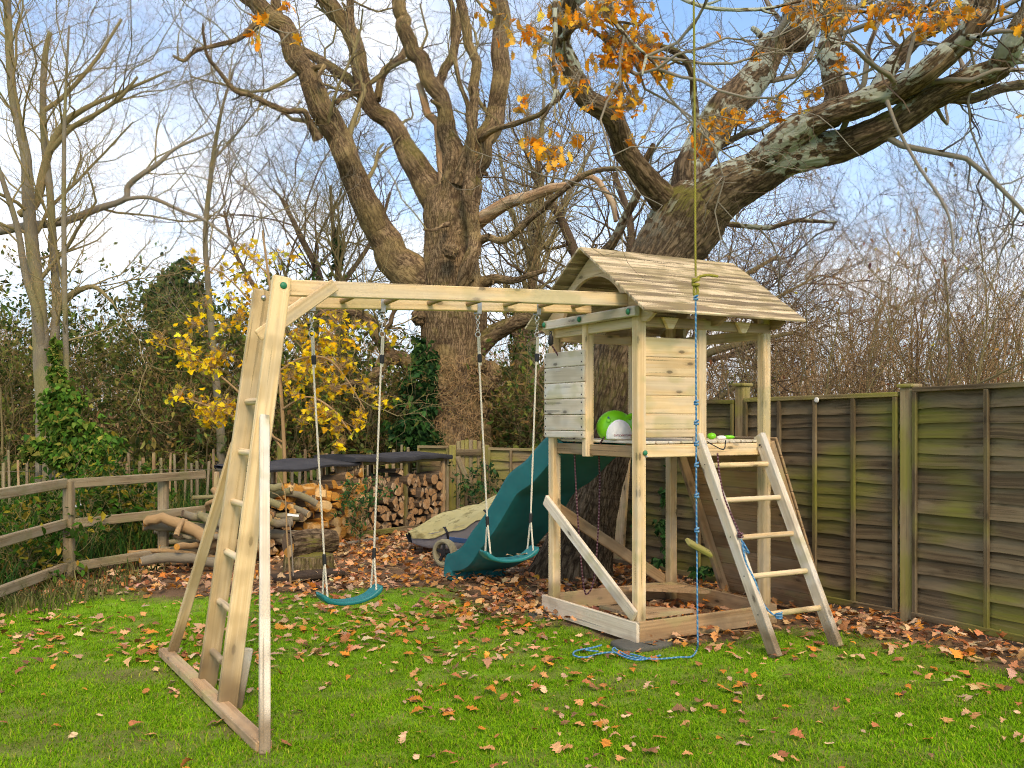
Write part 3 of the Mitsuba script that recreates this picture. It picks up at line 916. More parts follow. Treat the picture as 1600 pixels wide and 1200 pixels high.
# paving slabs under the tower corners
for k, (a, b, lab) in enumerate([(-.0, -.03, 'dark stone slab under the nearest corner of the tower'), (-.02, WB, 'dark stone slab under the far left corner of the tower')]):
    m = trimesh.creation.icosphere(3)
    v = np.array(m.vertices)
    v = np.sign(v) * np.abs(v) ** .6 * V3(.20, .15, .028)
    v += .012 * (meshkit.fbm(v * 14 + k, 3)[:, None] - .5)
    key = thing('paving_slab', lab, 'slab')
    part(key, '', {'v': v @ np.stack([A, B, UP]) + tw(a, b, -.002), 'f': np.array(m.faces)}, 'stone', smooth=True)

# ---------------------------------------------------------------- swings
def swing_seat():
    """curved plastic strap seat, long axis x, wide axis y, ends raised"""
    n, k = 40, 20
    x = np.linspace(-.205, .205, n)
    zc = .075 * (np.abs(x) / .205) ** 2.6
    hw = .072 - .010 * np.cos(x / .205 * math.pi * .5)
    th = np.arange(k) / k * 2 * math.pi
    hh = .017 + .010 * np.exp(-((np.abs(x) - .165) / .03) ** 2)
    endt = np.clip((.205 - np.abs(x)) / .012, .15, 1) ** .5
    v = np.stack([np.broadcast_to(x[:, None], (n, k)), hw[:, None] * endt[:, None] * np.sign(np.cos(th)) * np.abs(np.cos(th)) ** .45, zc[:, None] + hh[:, None] * endt[:, None] * np.sign(np.sin(th)) * np.abs(np.sin(th)) ** .6], -1)
    v[..., 2] -= .012 * (1 - np.abs(v[..., 1]) / .075) * (np.sin(th)[None] > .3)
    i, j = np.meshgrid(np.arange(n - 1), np.arange(k), indexing='ij')
    a, b = i * k + j, i * k + (j + 1) % k
    f = np.concatenate([np.stack([a, b + k, b], -1).reshape(-1, 3), np.stack([a, a + k, b + k], -1).reshape(-1, 3)])
    v = v.reshape(-1, 3)
    v = np.vstack([v, v[:k].mean(0), v[-k:].mean(0)])
    j = np.arange(k)
    f = np.vstack([f, np.stack([np.full(k, n * k), j, (j + 1) % k], 1), np.stack([np.full(k, n * k + 1), (n - 1) * k + (j + 1) % k, (n - 1) * k + j], 1)])
    return {'v': v, 'f': f}


def ring(c, r, rt, nrm, sy=1.0, k=8):
    th = np.linspace(0, 2 * math.pi, 21)
    nrm = unit(nrm)
    a = unit(np.cross(nrm, UP + V3(.01, 0, 0)))
    b = np.cross(a, nrm)
    P = np.asarray(c) + r * (np.cos(th)[:, None] * a + sy * np.sin(th)[:, None] * b)
    return tube(P, rt, k, cap=False)


def swing(label, s0, s1, seat_c, yaw, ropez, roll):
    key = thing('swing', label, 'swing', 'swings under the monkey bars')
    bdir = unit(back1 - back0)
    cy, sy = math.cos(yaw), math.sin(yaw)
    ex, ey = V3(cy, sy, 0), V3(-sy, cy, 0)
    cr, sr = math.cos(roll), math.sin(roll)
    ex, ez = ex * cr + UP * sr, -ex * sr + UP * cr
    sm = swing_seat()
    sv = sm['v'][:, :1] * ex + sm['v'][:, 1:2] * ey + sm['v'][:, 2:] * ez + seat_c
    part(key, 'seat', {'v': sv, 'f': sm['f']}, 'teal_plastic', smooth=55)
    for s, sg in ((s0, -1), (s1, 1)):
        top = back0 + bdir * s
        # strap round the beam
        for o in (-.0245, .0245):
            part(key, 'bracket', beam(top + B * o * 1.02 - UP * .062, top + B * o * 1.02 + UP * .05, .032, .003, B, .001), 'steel')
        part(key, 'bracket', beam(top - B * .027 - UP * .0605, top + B * .027 - UP * .0605, .032, .003, UP, .001), 'steel')
        hook = top - UP * .085
        part(key, 'hook', cat([ring(hook, .017, .0045, A + B * .3), ring(hook - UP * .035, .012, .003, B), ring(hook - UP * .062, .011, .003, A), ring(hook - UP * .088, .011, .003, B), ring(hook - UP * .115, .017, .0035, B + A * .3)]), 'steel', smooth=True)
        rt = hook - UP * .13
        end = seat_c + ex * .158 * sg + ez * .058
        split = end + UP * ropez + (rt - end) * .05
        t = np.linspace(0, 1, 30)[:, None]
        sagp = rt * (1 - t) + split * t
        part(key, 'rope', tube(sagp, .0062, 8), 'white_rope', smooth=True)
        d = unit(split - rt)
        part(key, 'rope', tube(np.array([rt + d * .0, rt + d * .09, rt + d * .19]) + A * .011, .0055, 8), 'white_rope', smooth=True)
        part(key, 'clamp', tube(np.array([rt + d * .115, rt + d * .12, rt + d * .165, rt + d * .17]) + A * .005, [.011, .015, .015, .011], 8), 'black_plastic', smooth=True)
        part(key, 'clamp', tube(np.array([split - d * .035, split - d * .03, split + d * .03, split + d * .035]), [.009, .012, .012, .009], 8), 'black_plastic', smooth=True)
        for o in (-1, 1):
            e = end + ey * .046 * o
            part(key, 'rope', tube(np.array([split, split * .5 + e * .5, e, e - ez * .02]), .0062, 8), 'white_rope', smooth=True)
    return key


mid1, mid2 = back0 + A * .545, back0 + A * 1.69
SEAT1 = V3((547 - 800) * 5.95 / FOC, 5.95, .372)
SEAT2 = V3((796 - 800) * 6.53 / FOC, 6.53, .545)
swing('teal plastic swing seat on white ropes nearest the leaning A-frame ladder', .314, .772, SEAT1, .52, .14, .05)
swing('teal plastic swing seat holding fallen leaves, in front of the slide', 1.457, 1.92, SEAT2, .42, .14, .02)
for dx in (-.03, .03, .075):
    c = SEAT2 + V3(dx + .03, .0 + dx * .6, .028)
    M = T().translate([float(a) for a in c]).rotate([0, 0, 1], 60 + 900 * dx).scale(.06)
    key = thing('leaf_on_swing', 'dry tan leaf lying on the teal swing seat before the slide', 'leaf', 'leaves on the second swing seat')
    part(key, '', {**KINDS[3], 'to_world': M}, None)

# ---------------------------------------------------------------- ropes
def helix_knot(c, r, rt, turns, h, tilt=.4, k=8):
    t = np.linspace(0, turns * 2 * math.pi, 14 * turns + 1)
    P = np.stack([r * np.cos(t), r * np.sin(t) * .9, h * (t / t[-1] - .5) + tilt * r * np.cos(t * .5)], 1) + c
    return tube(P, rt, k)


key = thing('knotted_rope', 'blue knotted climbing rope tied under a yellow green rope, trailing onto the grass', 'rope')
RY = 6.08


def rp(px, py, Y=RY):
    return at(px, py, Y)


P = spline([rp(1083.5, -150), rp(1084, 0), rp(1085, 130), rp(1086, 260), rp(1086.5, 380), rp(1087, 432)], 80)
part(key, 'upper_rope', tube(P, .0068, 8), 'yellow_rope', smooth=True)
part(key, 'upper_knot', cat([helix_knot(rp(1087, 441), .018, .010, 3, .05), tube(spline([rp(1088, 437), rp(1094, 432), rp(1106, 430), rp(1122, 432)], 14), .009, 8),
                             tube(spline([rp(1085, 447), rp(1084.5, 458), rp(1087, 464)], 10), .009, 8), tube(spline([rp(1089, 447), rp(1090, 457), rp(1087, 464)], 10), .009, 8)]), 'yellow_rope', smooth=True)
low = onground(1079, 1025, .012)
P = [rp(1087, 462), rp(1087.5, 600), rp(1088, 760), rp(1089, 880), rp(1090, 990), rp(1090.5, 1005)]
P += [onground(1088, 1017, .02), onground(1080, 1026, .012), onground(1060, 1027, .012), onground(1020, 1030, .012), onground(985, 1026, .014), onground(965, 1016, .02), onground(960, 1012, .016), onground(958, 1017, .012),
      onground(975, 1026, .02), onground(1000, 1031, .018), onground(1032, 1024, .014)]
part(key, 'rope', tube(spline(P, 220), .0058, 8), 'blue_rope', smooth=True)
P = [onground(1012, 1029, .016), onground(980, 1021, .016), onground(945, 1020, .014), onground(915, 1027, .014), onground(897, 1024, .016), onground(900, 1017, .02), onground(925, 1012, .018), onground(940, 1008, .026), onground(930, 1011, .02), onground(915, 1015, .02), onground(935, 1018, .016)]
part(key, 'rope', tube(spline(P, 140), .0058, 8), 'blue_rope', smooth=True)
for py in (466, 630, 661, 694, 727, 775, 829):
    part(key, 'knot', helix_knot(rp(1087.3 + (py - 466) * .004, py), .0105, .0068, 2, .024), 'blue_rope', smooth=True)
key = thing('rope_swing_stick', 'short tilted greenish wooden stick threaded on the blue knotted rope', 'wooden stick')
c0, c1 = rp(1074, 846, 6.02), rp(1110, 866, 6.15)
part(key, 'stick', beam(c0, c1, .06, .026, V3(.2, -.6, .9), .006), 'mossy_board')
e = unit(c1 - c0)
for o in (.022, .05):
    cc = c1 - e * o + unit(V3(.2, -.6, .9)) * .0135
    part(key, 'screw', tube(np.array([cc, cc + unit(V3(.2, -.6, .9)) * .002]), .005, 7), 'black_plastic')

key = thing('pulley_rope', 'dark speckled cord looping down from a small pulley under the tower roof', 'rope')
pt = tw(-.10, .90 * WB, 2.135)
part(key, 'pulley', cat([tube(np.array([pt, pt - UP * .02, pt - UP * .07, pt - UP * .085]), [.008, .02, .02, .008], 10), ring(pt + UP * .012, .012, .004, A)]), 'black_plastic', smooth=True)
py0 = pt[1]
P = spline([pt - UP * .05 + A * -.012, at(894, 600, py0), at(897, 690, py0 - .03), at(900, 760, py0 - .04), at(905, 840, py0 - .05), at(912, 915, py0 - .05), at(918, 928, py0 - .05), at(928, 905, py0 - .05), at(934, 840, py0 - .05), at(937, 760, py0 - .06), at(936, 712, py0 - .16), at(938, 694, py0 - .32), at(944, 683, py0 - .4)], 160)
part(key, 'cord', tube(P, .0062, 7), 'purple_cord', smooth=True)
key = thing('ladder_cord', 'dark and blue cord tied down along the tower ladder rail', 'rope')
lo = -side * .06
P = spline([at(1134, 688, 6.56), at(1131, 702, 6.55), at(1119, 698, 6.55), at(1105, 690, 6.58)], 30)
part(key, 'cord', tube(P, .004, 6), 'black_plastic', smooth=True)
P = spline([at(1121, 708, 6.58), at(1124, 740, 6.52), at(1131, 775, 6.44), at(1143, 805, 6.38), at(1155, 832, 6.32), at(1157, 838, 6.30)], 50)
part(key, 'cord', tube(P, .0065, 7), 'purple_cord', smooth=True)
part(key, 'cord_knot', helix_knot(at(1157, 836, 6.30), .014, .007, 3, .03), 'purple_cord', smooth=True)
P = spline([at(1158, 842, 6.29), at(1163, 858, 6.27), at(1170, 864, 6.26), at(1166, 856, 6.26), at(1160, 848, 6.28), at(1166, 880, 6.24), at(1180, 908, 6.2), at(1191, 940, 6.16), at(1205, 958, 6.13), at(1217, 963, 6.11)], 90)
part(key, 'cord', tube(P, .006, 7), 'blue_rope', smooth=True)
part(key, 'cord_knot', helix_knot(at(1217, 962, 6.11), .018, .006, 4, .03), 'blue_rope', smooth=True)

# ---------------------------------------------------------------- toys on the tower deck
key = thing('rocking_shell', 'lime green curved plastic play shell with upturned rim on the tower deck', 'toy')
n, k = 26, 60
u, th = np.meshgrid(np.linspace(0.02, 1, n), np.linspace(0, 2 * math.pi, k, endpoint=False), indexing='ij')
rad = .13 * np.sin(u * 1.75)
zz = -.10 * np.cos(u * 1.75) + .03 * u ** 3 * np.cos(2 * th) + .03 * u ** 6
vv = np.stack([rad * np.cos(th) * 1.05, rad * np.sin(th) * .92, zz], -1)
inner = vv * .965 + V3(0, 0, .004)
va = np.concatenate([vv.reshape(-1, 3), inner.reshape(-1, 3)])
i, j = np.meshgrid(np.arange(n - 1), np.arange(k), indexing='ij')
a0, b0 = i * k + j, i * k + (j + 1) % k
fo = np.concatenate([np.stack([a0, b0, b0 + k], -1).reshape(-1, 3), np.stack([a0, b0 + k, a0 + k], -1).reshape(-1, 3)])
j = (n - 1) * k + np.arange(k)
jn = (n - 1) * k + (np.arange(k) + 1) % k
rim = np.concatenate([np.stack([j, jn, jn + n * k], 1), np.stack([j, jn + n * k, j + n * k], 1)])
fa = np.vstack([fo, fo[:, ::-1] + n * k, rim])
# tip it over so that the underside faces the camera
ax = unit(V3(-.25, -1, .28))
sx = unit(np.cross(UP, ax)) * -1
up2 = np.cross(ax, sx)
sc = tw(.20, .55, DECK + .095)
va2 = va[:, :1] * -sx + va[:, 1:2] * up2 - va[:, 2:] * ax + sc
va2[:, 2] = np.maximum(va2[:, 2], DECK + .003)
part(key, 'shell', {'v': va2, 'f': fa}, 'lime_plastic', smooth=60)
lip = []
for s in np.linspace(0, 1, 14):
    for t in np.linspace(-1, 1, 13):
        lip.append(sc + V3(.055 + .085 * s, -.08 + .03 * s + .02 * t * t, .045 + .055 * s * (1 + .2 * t) - .032 * t * (.35 + .65 * math.sin(s * 2.2)) - .02 * s * s))
lip = np.array(lip)
i, j = np.meshgrid(np.arange(13), np.arange(12), indexing='ij')
a0 = i * 13 + j
lf = np.concatenate([np.stack([a0, a0 + 1, a0 + 14], -1).reshape(-1, 3), np.stack([a0, a0 + 14, a0 + 13], -1).reshape(-1, 3)])
part(key, 'rim', {'v': np.vstack([lip, lip + V3(0, .008, 0)]), 'f': np.vstack([lf, lf[:, ::-1] + 169])}, 'lime_plastic', smooth=60)
eye = sc + ax * .098 + sx * .03 + UP * .02
part(key, 'knob', tube(np.array([eye - ax * .01, eye, eye + ax * .006]), [.016, .016, .012], 14), 'lime_plastic', smooth=True)
part(key, 'hole', tube(np.array([eye + UP * .02 - ax * .01, eye + UP * .02 + ax * .002]), .008, 12), 'blue_metal', smooth=True)

key = thing('white_cap', 'white cloth cap with a line of small printed letters lying on the tower deck', 'cap')
m = trimesh.creation.icosphere(4)
v = np.array(m.vertices)
v = np.where(v[:, 2:] < -.12, np.stack([v[:, 0], v[:, 1], -.12 + (v[:, 2] + .12) * .12], 1), v)
v = v * V3(.094, .08, .118) * (1 + .07 * (meshkit.fbm(v * 2.6, 3, seed=4)[:, None] - .5))
v[:, 2] -= v[:, 2].min()
ac = tw(.085, .335, DECK + .002)
cx_ = unit(V3(.98, .2, 0))
cy_ = np.cross(UP, cx_)
part(key, 'crown', {'v': v[:, :1] * cx_ + v[:, 1:2] * cy_ + v[:, 2:] * UP + ac, 'f': np.array(m.faces)}, 'white_cloth', smooth=True)
tm = meshkit.text_mesh('CATE MATTLAND', .0125, .0012, bold=True)
tv = np.array(tm.vertices)
tv[:, 0] -= tv[:, 0].mean()
sang = tv[:, 0] / .088
yy = -.0835 * np.sqrt(np.clip(1 - (np.sin(sang) * .9) ** 2, .05, 1)) - tv[:, 2]
part(key, 'lettering', {'v': (np.sin(sang) * .088)[:, None] * cx_ + yy[:, None] * cy_ + (tv[:, 1] + .030)[:, None] * UP + ac, 'f': np.array(tm.faces)}, 'print_ink')
bc = ac + cx_ * .078 - cy_ * .052 + UP * .03
part(key, 'badge', beam(bc - UP * .012, bc + UP * .012, .012, .004, -cy_ + cx_ * .8, .001), 'gold_badge')
key = thing('toy_trowel', 'small green and white garden toy lying on the deck above the ladder', 'toy')
c = tw(.60 * WA, .05, DECK + .018)
m = trimesh.creation.icosphere(2)
for o, r, mm in ((V3(0, 0, .012), V3(.032, .03, .024), 'lime_plastic'), (V3(.075, .03, 0), V3(.035, .022, .016), 'white_cloth'), (V3(.135, .055, .004), V3(.042, .022, .014), 'lime_plastic')):
    part(key, 'head' if r[0] < .033 else 'handle', {'v': np.array(m.vertices) * r + o + c, 'f': np.array(m.faces)}, mm, smooth=True)

# ---------------------------------------------------------------- boundary fence of overlapping boards, on the right
def overlap_panel(label, p0, p1, h0, h1, nb=15, nbat=4, m='fence_board', zb0=.06, zb1=.06, rail=True, toward=None):
    key = thing('board_fence', label, 'fence')
    d = unit(p1 - p0)
    L = np.linalg.norm(p1 - p0)
    nn = V3(d[1], -d[0], 0)
    if nn @ (V3(0, 4, 0) - p0) < 0:
        nn = -nn
    ns = 22
    x = np.linspace(0, L, ns)
    for k in range(nb):
        f0, f1 = k / nb, (k + 1) / nb
        zlo = zb0 + (zb1 - zb0) * x / L
        zhi = h0 + (h1 - h0) * x / L
        lo_ = zlo + (zhi - zlo) * f0 - 0.016 + .005 * np.interp(x, np.linspace(0, L, 9), rng.normal(size=9)) * (k > 0)
        hi_ = zlo + (zhi - zlo) * f1 + .004
        out_lo, out_hi = .030 + .005 * rng.normal(), .004
        wav = .003 * np.interp(x, np.linspace(0, L, 7), rng.normal(size=7))
        rows = []
        for zc, o in ((lo_, out_lo), (lo_ + .0, out_lo + .0), (hi_, out_hi), (hi_, out_hi - .008), (lo_, out_lo - .009)):
            rows.append(p0[None] + d * x[:, None] + nn * (o + wav)[:, None] + UP * zc[:, None])
        rows = [rows[0], rows[2], rows[3], rows[4]]
        v = np.stack(rows, 1)
        off = rng.random(2) * 30
        uvw = np.stack([np.broadcast_to(x[:, None] + off[0], (ns, 4)), np.stack([0 * x, hi_ - lo_, hi_ - lo_ + .01, .01 + 0 * x], 1) + off[1]], -1)
        i, j = np.meshgrid(np.arange(ns - 1), np.arange(4), indexing='ij')
        a, b = i * 4 + j, i * 4 + (j + 1) % 4
        f = np.concatenate([np.stack([a, b, b + 4], -1).reshape(-1, 3), np.stack([a, b + 4, a + 4], -1).reshape(-1, 3)])
        part(key, 'plank', {'v': v.reshape(-1, 3), 'f': f, 'uv': uvw.reshape(-1, 2)}, m)
    for k in range(nbat + 1):
        t = .018 + (L - .036) * k / nbat
        q0 = p0 + d * t + nn * .048
        zt = h0 + (h1 - h0) * t / L
        part(key, 'batten', beam(q0 + UP * (zb0 + (zb1 - zb0) * t / L - .02), q0 + UP * (zt - .008), .034, .026, nn), m)
    if rail:
        part(key, 'cap_rail', beam(p0 + nn * .03 + UP * (h0 + .012), p1 + nn * .03 + UP * (h1 + .012), .06, .036, UP), 'mossy_board' if rail == 2 else m)
        part(key, 'foot_rail', beam(p0 + nn * .052 + UP * (zb0 - .005), p1 + nn * .052 + UP * (zb1 - .005), .028, .05, UP), m)
    return key


def fpost(label, p, z, w=.10, m='mossy_board', cap=True):
    key = thing('fence_post', label, 'fence post')
    part(key, 'shaft', beam(p - UP * .1, p + UP * z, w, w, FENCE_DIR, .008), m)
    if cap:
        part(key, 'cap', beam(p + UP * z, p + UP * (z + .028), w + .035, w + .035, FENCE_DIR, .008), m)


nrm_f = V3(FENCE_DIR[1], -FENCE_DIR[0], 0)
P2 = V3(3.41, 6.13, 0)
d2 = unit(V3(3.40, 6.05, 0) - FENCE_B)
d2 = unit(V3(.46, -.885, 0))
overlap_panel('green stained overlapping board fence panel directly behind the tower ladder', FENCE_A + FENCE_DIR * .06, FENCE_B - FENCE_DIR * .07, 1.655, 1.675, rail=2)
overlap_panel('weathered overlapping board fence panel at the right edge of the view', FENCE_B + d2 * .07, FENCE_B + d2 * 1.87, 1.705, 1.73, nbat=3)
overlap_panel('dim overlapping board fence panel behind the tower, beside the oak trunk', FENCE_A - FENCE_DIR * 1.72, FENCE_A - FENCE_DIR * .06, 1.68, 1.64, nbat=4)
fpost('mossy green capped fence post between the two nearest fence panels', FENCE_B, 1.735)
fpost('dark capped fence post seen just left of the tower corner post', FENCE_A, 1.79)
fpost('bare orange timber fence post beside the big oak trunk', FENCE_A - FENCE_DIR * 1.80, 1.55, .10, 'pine', cap=False)
key = thing('fence_lamp', 'small round pale disc fixed to the top rail of the fence', 'disc')
c = at(1278, 625, 7.78) - nrm_f * 0
dfc = (c - FENCE_A) @ FENCE_DIR
c = FENCE_A + FENCE_DIR * dfc + UP * c[2]
nn_ = V3(-.82, -.57, 0)
part(key, '', tube(np.array([c + nn_ * .06, c + nn_ * .066, c + nn_ * .07]), [.022, .022, .015], 14), 'white_tag', smooth=True)
key = thing('leaning_plank', 'upright orange brown plank leaning between oak trunk and boundary fence', 'plank')
part(key, '', beam(onground(965, 884), at(977, 690, 9.5), .16, .03, V3(-.8, -.6, 0)), 'pine')

# ---------------------------------------------------------------- back fence, gate, paling fence, rail fence
BY = 13.6


def px3(px, Y=BY, z=0.0):
    return V3((px - CX) * Y / FOC, Y, z)


overlap_panel('mossy yellow green low fence panel right of the garden gate', px3(764), px3(905, 13.3), 1.07, 1.05, nb=8, nbat=4, m='mossy_board', zb0=.0, zb1=.0)
overlap_panel('short mossy green fence panel between wood store and garden gate', px3(655, 13.9), px3(704, 13.65), 1.09, 1.09, nb=9, nbat=1, m='mossy_board', zb0=.0, zb1=.0)
overlap_panel('low mossy fence panel hidden behind tower and oak trunk', px3(905, 13.3), V3(2.6, 12.2, 0), 1.05, 1.1, nb=8, nbat=5, m='mossy_board', zb0=.0, zb1=.0)
key = thing('garden_gate', 'mossy wooden boarded garden gate with dark hinge rail and diagonal brace', 'gate')
g0, g1 = px3(713), px3(752)
d = unit(g1 - g0)
L = np.linalg.norm(g1 - g0)
for k in range(6):
    t = L * (k + .5) / 6
    part(key, 'plank', beam(g0 + d * t + UP * .03, g0 + d * t + UP * (1.19 + .02 * math.sin(k / 5 * math.pi)), L / 6 - .006, .02, V3(0, -1, 0)), 'mossy_board' if k % 3 else 'grey_rail')
part(key, 'rail', beam(g0 + UP * 1.03 + V3(0, -.035, 0), g1 + UP * 1.03 + V3(0, -.035, 0), .09, .035, V3(0, -1, 0)), 'fence_board')
part(key, 'rail', beam(g0 + UP * .16 + V3(0, -.035, 0), g1 + UP * .16 + V3(0, -.035, 0), .09, .035, V3(0, -1, 0)), 'fence_board')
part(key, 'brace', beam(g0 + UP * .98 + V3(0.02, -.03, 0), g1 + UP * .22 + V3(-.03, -.03, 0), .07, .03, V3(0, -1, 0)), 'grey_rail')
part(key, 'latch', ring(g1 + V3(.07, -.09, .82), .035, .008, V3(0, -1, 0)), 'black_plastic', smooth=True)
for px_, lab, z in ((707, 'mossy green gate post on the hinge side of the garden gate', 1.13), (759, 'mossy green gate post on the latch side of the garden gate', 1.13)):
    key = thing('gate_post', lab, 'post')
    part(key, '', beam(px3(px_) - UP * .1, px3(px_) + UP * z, .10, .10, V3(0, -1, 0), .01), 'mossy_board')

key = thing('paling_fence', 'low chestnut paling fence of split stakes along the far garden edge', 'fence')
line = [(-9.5, 12.6), (-7.2, 13.2), (-5.2, 13.7), (-3.6, 13.9), (-2.6, 13.9), (-1.75, 14.0), (-1.2, 14.2)]
pts = spline(line, 400)
s = np.concatenate([[0], np.cumsum(np.linalg.norm(np.diff(pts, axis=0), axis=1))])
g = np.random.default_rng(77)
pos = []
t = 0
while t < s[-1]:
    pos.append(t)
    t += .085 + .045 * g.random()
for t in pos:
    c = V3(np.interp(t, s, pts[:, 0]), np.interp(t, s, pts[:, 1]), 0)
    h = .93 + .07 * g.normal() + (.16 if c[0] > -1.75 else .0) + (.06 if -3.4 < c[0] < -2.5 else 0)
    tip = c + V3(.03 * g.normal(), .02 * g.normal(), h)
    w = .030 + .018 * g.random()
    part(key, 'pale', beam(c - UP * .05, tip, w, .02 + .01 * g.random(), V3(.2 * g.normal(), -1, 0), .006), 'grey_rail' if g.random() < .7 else 'pine_brown')
for z in (.30, .78):
    P = np.array([V3(x_, y_, z) for x_, y_ in spline(line, 60)]) + V3(0, -.02, 0)
    part(key, 'wire', tube(P, .003, 5), 'twig_grey')
key = thing('fence_post', 'mossy yellow green round post standing in the paling fence beyond the ladder', 'fence post')
part(key, '', tube(np.array([px3(438, 13.6, -.1), px3(438, 13.6, .6), px3(438, 13.6, 1.12), px3(438, 13.6, 1.14)]), [.045, .045, .045, .03], 12), 'mossy_board', smooth=True)

key = thing('rail_fence', 'weathered wooden post and rail fence with three rails at the left', 'fence')
R1 = V3(-4.15, 8.9, 0)
R2 = V3(-3.57, 9.85, 0)
RL = V3(-4.05, 7.45, 0)
RE = V3(-3.28, 10.25, 0)
part(key, 'post', beam(R1 + V3(.02, .05, -.1), R1 + V3(.02, .05, .93), .075, .09, V3(1, 0, 0), .008), 'grey_rail')
part(key, 'post', beam(R2 + V3(-.03, .06, -.1), R2 + V3(-.03, .06, .93), .09, .09, V3(1, 0, 0), .008), 'grey_rail')
part(key, 'post', beam(RL + V3(-.06, -.6, -.1), RL + V3(-.06, -.6, .93), .09, .09, V3(1, 0, 0), .008), 'grey_rail')
for z0, z1, z2 in ((.90, .905, .91), (.51, .53, .535), (.13, .125, .15)):
    dl_ = unit(RL - R1)
    part(key, 'rail', beam(RL + dl_ * 1.2 + UP * (z0 + .01), R1 + UP * z1 - dl_ * .03, .045, .088, UP, .007), 'grey_rail')
    part(key, 'rail', beam(R1 + UP * (z1 - .006) + unit(RE - R1) * .045, RE + UP * z2, .045, .088, UP, .007), 'grey_rail')

# ---------------------------------------------------------------- wood store, firewood
S0, S1 = V3(-1.96, 12.15, 0), V3(-1.02, 13.35, 0)
SD = unit(S1 - S0)
SN = V3(SD[1], -SD[0], 0)                                                 # towards the garden
key = thing('wood_store', 'low open firewood store with black felt roof and slim timber posts', 'wood store')
SL = np.linalg.norm(S1 - S0)
rf0, rf1 = S0 - SD * .18, S1 + SD * .12
vv, n = [], 24
for i in range(n):
    t = i / (n - 1)
    for o, z in ((.16, .955), (.17, .985), (.16, 1.012), (-.3, 1.04), (-.62, 1.02), (-.62, .98), (.10, .97)):
        vv.append(rf0 * (1 - t) + rf1 * t + SN * (o + .012 * math.sin(t * 23)) + UP * (z + .012 * math.sin(t * 9 + 1) + .006 * math.sin(t * 31)))
vv = np.array(vv)
i, j = np.meshgrid(np.arange(n - 1), np.arange(7), indexing='ij')
a0, b0 = i * 7 + j, i * 7 + (j + 1) % 7
ff = np.concatenate([np.stack([a0, b0, b0 + 7], -1).reshape(-1, 3), np.stack([a0, b0 + 7, a0 + 7], -1).reshape(-1, 3)])
ends = np.array([[0, k + 1, k] for k in range(1, 6)] + [[(n - 1) * 7, (n - 1) * 7 + k, (n - 1) * 7 + k + 1] for k in range(1, 6)])
part(key, 'roof', {'v': vv, 'f': np.vstack([ff, ends])}, 'felt', smooth=40)
for t, o, m in ((.0, .08, 'pine_brown'), (SL * .52, .08, 'fence_board'), (SL, .08, 'pine_brown'), (SL + .10, .06, 'grey_rail'), (0, -.55, 'fence_board'), (SL * .5, -.55, 'fence_board'), (SL, -.55, 'fence_board')):
    c = S0 + SD * t + SN * o
    part(key, 'post', beam(c - UP * .05, c + UP * .98, .045, .05, SN), m)
for t in (.16, .26, .34):
    c = S0 - SD * t + SN * .03
    part(key, 'side_board', beam(c + UP * .02, c + UP * .96, .09, .018, SN), 'pine_brown')
part(key, 'beam', beam(S0 + SN * .09 + UP * .945, S1 + SN * .09 + UP * .95, .03, .05, UP), 'fence_board')
part(key, 'floor_rail', beam(S0 + SN * .1 + UP * .05, S1 + SN * .1 + UP * .05, .05, .07, UP), 'fence_board')
Q1, Q0 = S0 - SD * .05, V3(-2.93, 10.3, 0)
QD = unit(Q1 - Q0)
QN = V3(QD[1], -QD[0], 0)
QL = np.linalg.norm(Q1 - Q0)
key = thing('wood_store', 'sagging black felt lean-to roof over the larger yellow log stack', 'wood store')
vv, n = [], 20
for i in range(n):
    t = i / (n - 1)
    for o, z in ((.12, .90), (.13, .925), (.1, .94), (-.5, .99), (-.5, .96), (.08, .905)):
        vv.append(Q0 * (.93 - .93 * t) + Q1 * (.07 + .93 * t) + QN * (o + .01 * math.sin(t * 17)) + UP * (z + .03 * t + .012 * math.sin(t * 12)))
vv = np.array(vv)
i, j = np.meshgrid(np.arange(n - 1), np.arange(6), indexing='ij')
a0, b0 = i * 6 + j, i * 6 + (j + 1) % 6
ff = np.concatenate([np.stack([a0, b0, b0 + 6], -1).reshape(-1, 3), np.stack([a0, b0 + 6, a0 + 6], -1).reshape(-1, 3)])
part(key, 'roof', {'v': vv, 'f': ff}, 'felt', smooth=40)
for t, o in ((.1, -.42), (QL * .5, -.42), (QL - .1, -.42), (QL - .05, .05), (.02, .05)):
    c = Q0 + QD * t + QN * o
    part(key, 'post', beam(c - UP * .05, c + UP * .92, .04, .045, QN), 'pine_brown')


def log_mesh(sec, L, g):
    """split log: cross-section polygon sec (k, 2), length L along local x; uv marks ends (< 5) and bark (> 5)"""
    k = len(sec)
    v = [np.column_stack([np.full(k, -L / 2), sec * (1 + .05 * g.normal())]), np.column_stack([np.full(k, L / 2), sec])]
    e0 = np.vstack([v[0], v[0].mean(0, keepdims=True) - V3(.004, 0, 0)])
    e1 = np.vstack([v[1], v[1].mean(0, keepdims=True) + V3(.004, 0, 0)])
    s0, s1 = v[0], v[1]
    j = np.arange(k)
    f = [np.stack([np.full(k, k), (j + 1) % k, j], 1), np.stack([np.full(k, k), j, (j + 1) % k], 1) + (k + 1)]
    b = 2 * (k + 1)
    f.append(np.concatenate([np.stack([j, (j + 1) % k, (j + 1) % k + k], 1), np.stack([j, (j + 1) % k + k, j + k], 1)]) + b)
    per = np.arange(k) * .03
    uv = np.vstack([e0[:, 1:], e1[:, 1:], np.column_stack([np.full(k, 10.), per]), np.column_stack([np.full(k, 10. + L), per])])
    return {'v': np.vstack([e0, e1, s0, s1]), 'f': np.vstack(f), 'uv': uv}


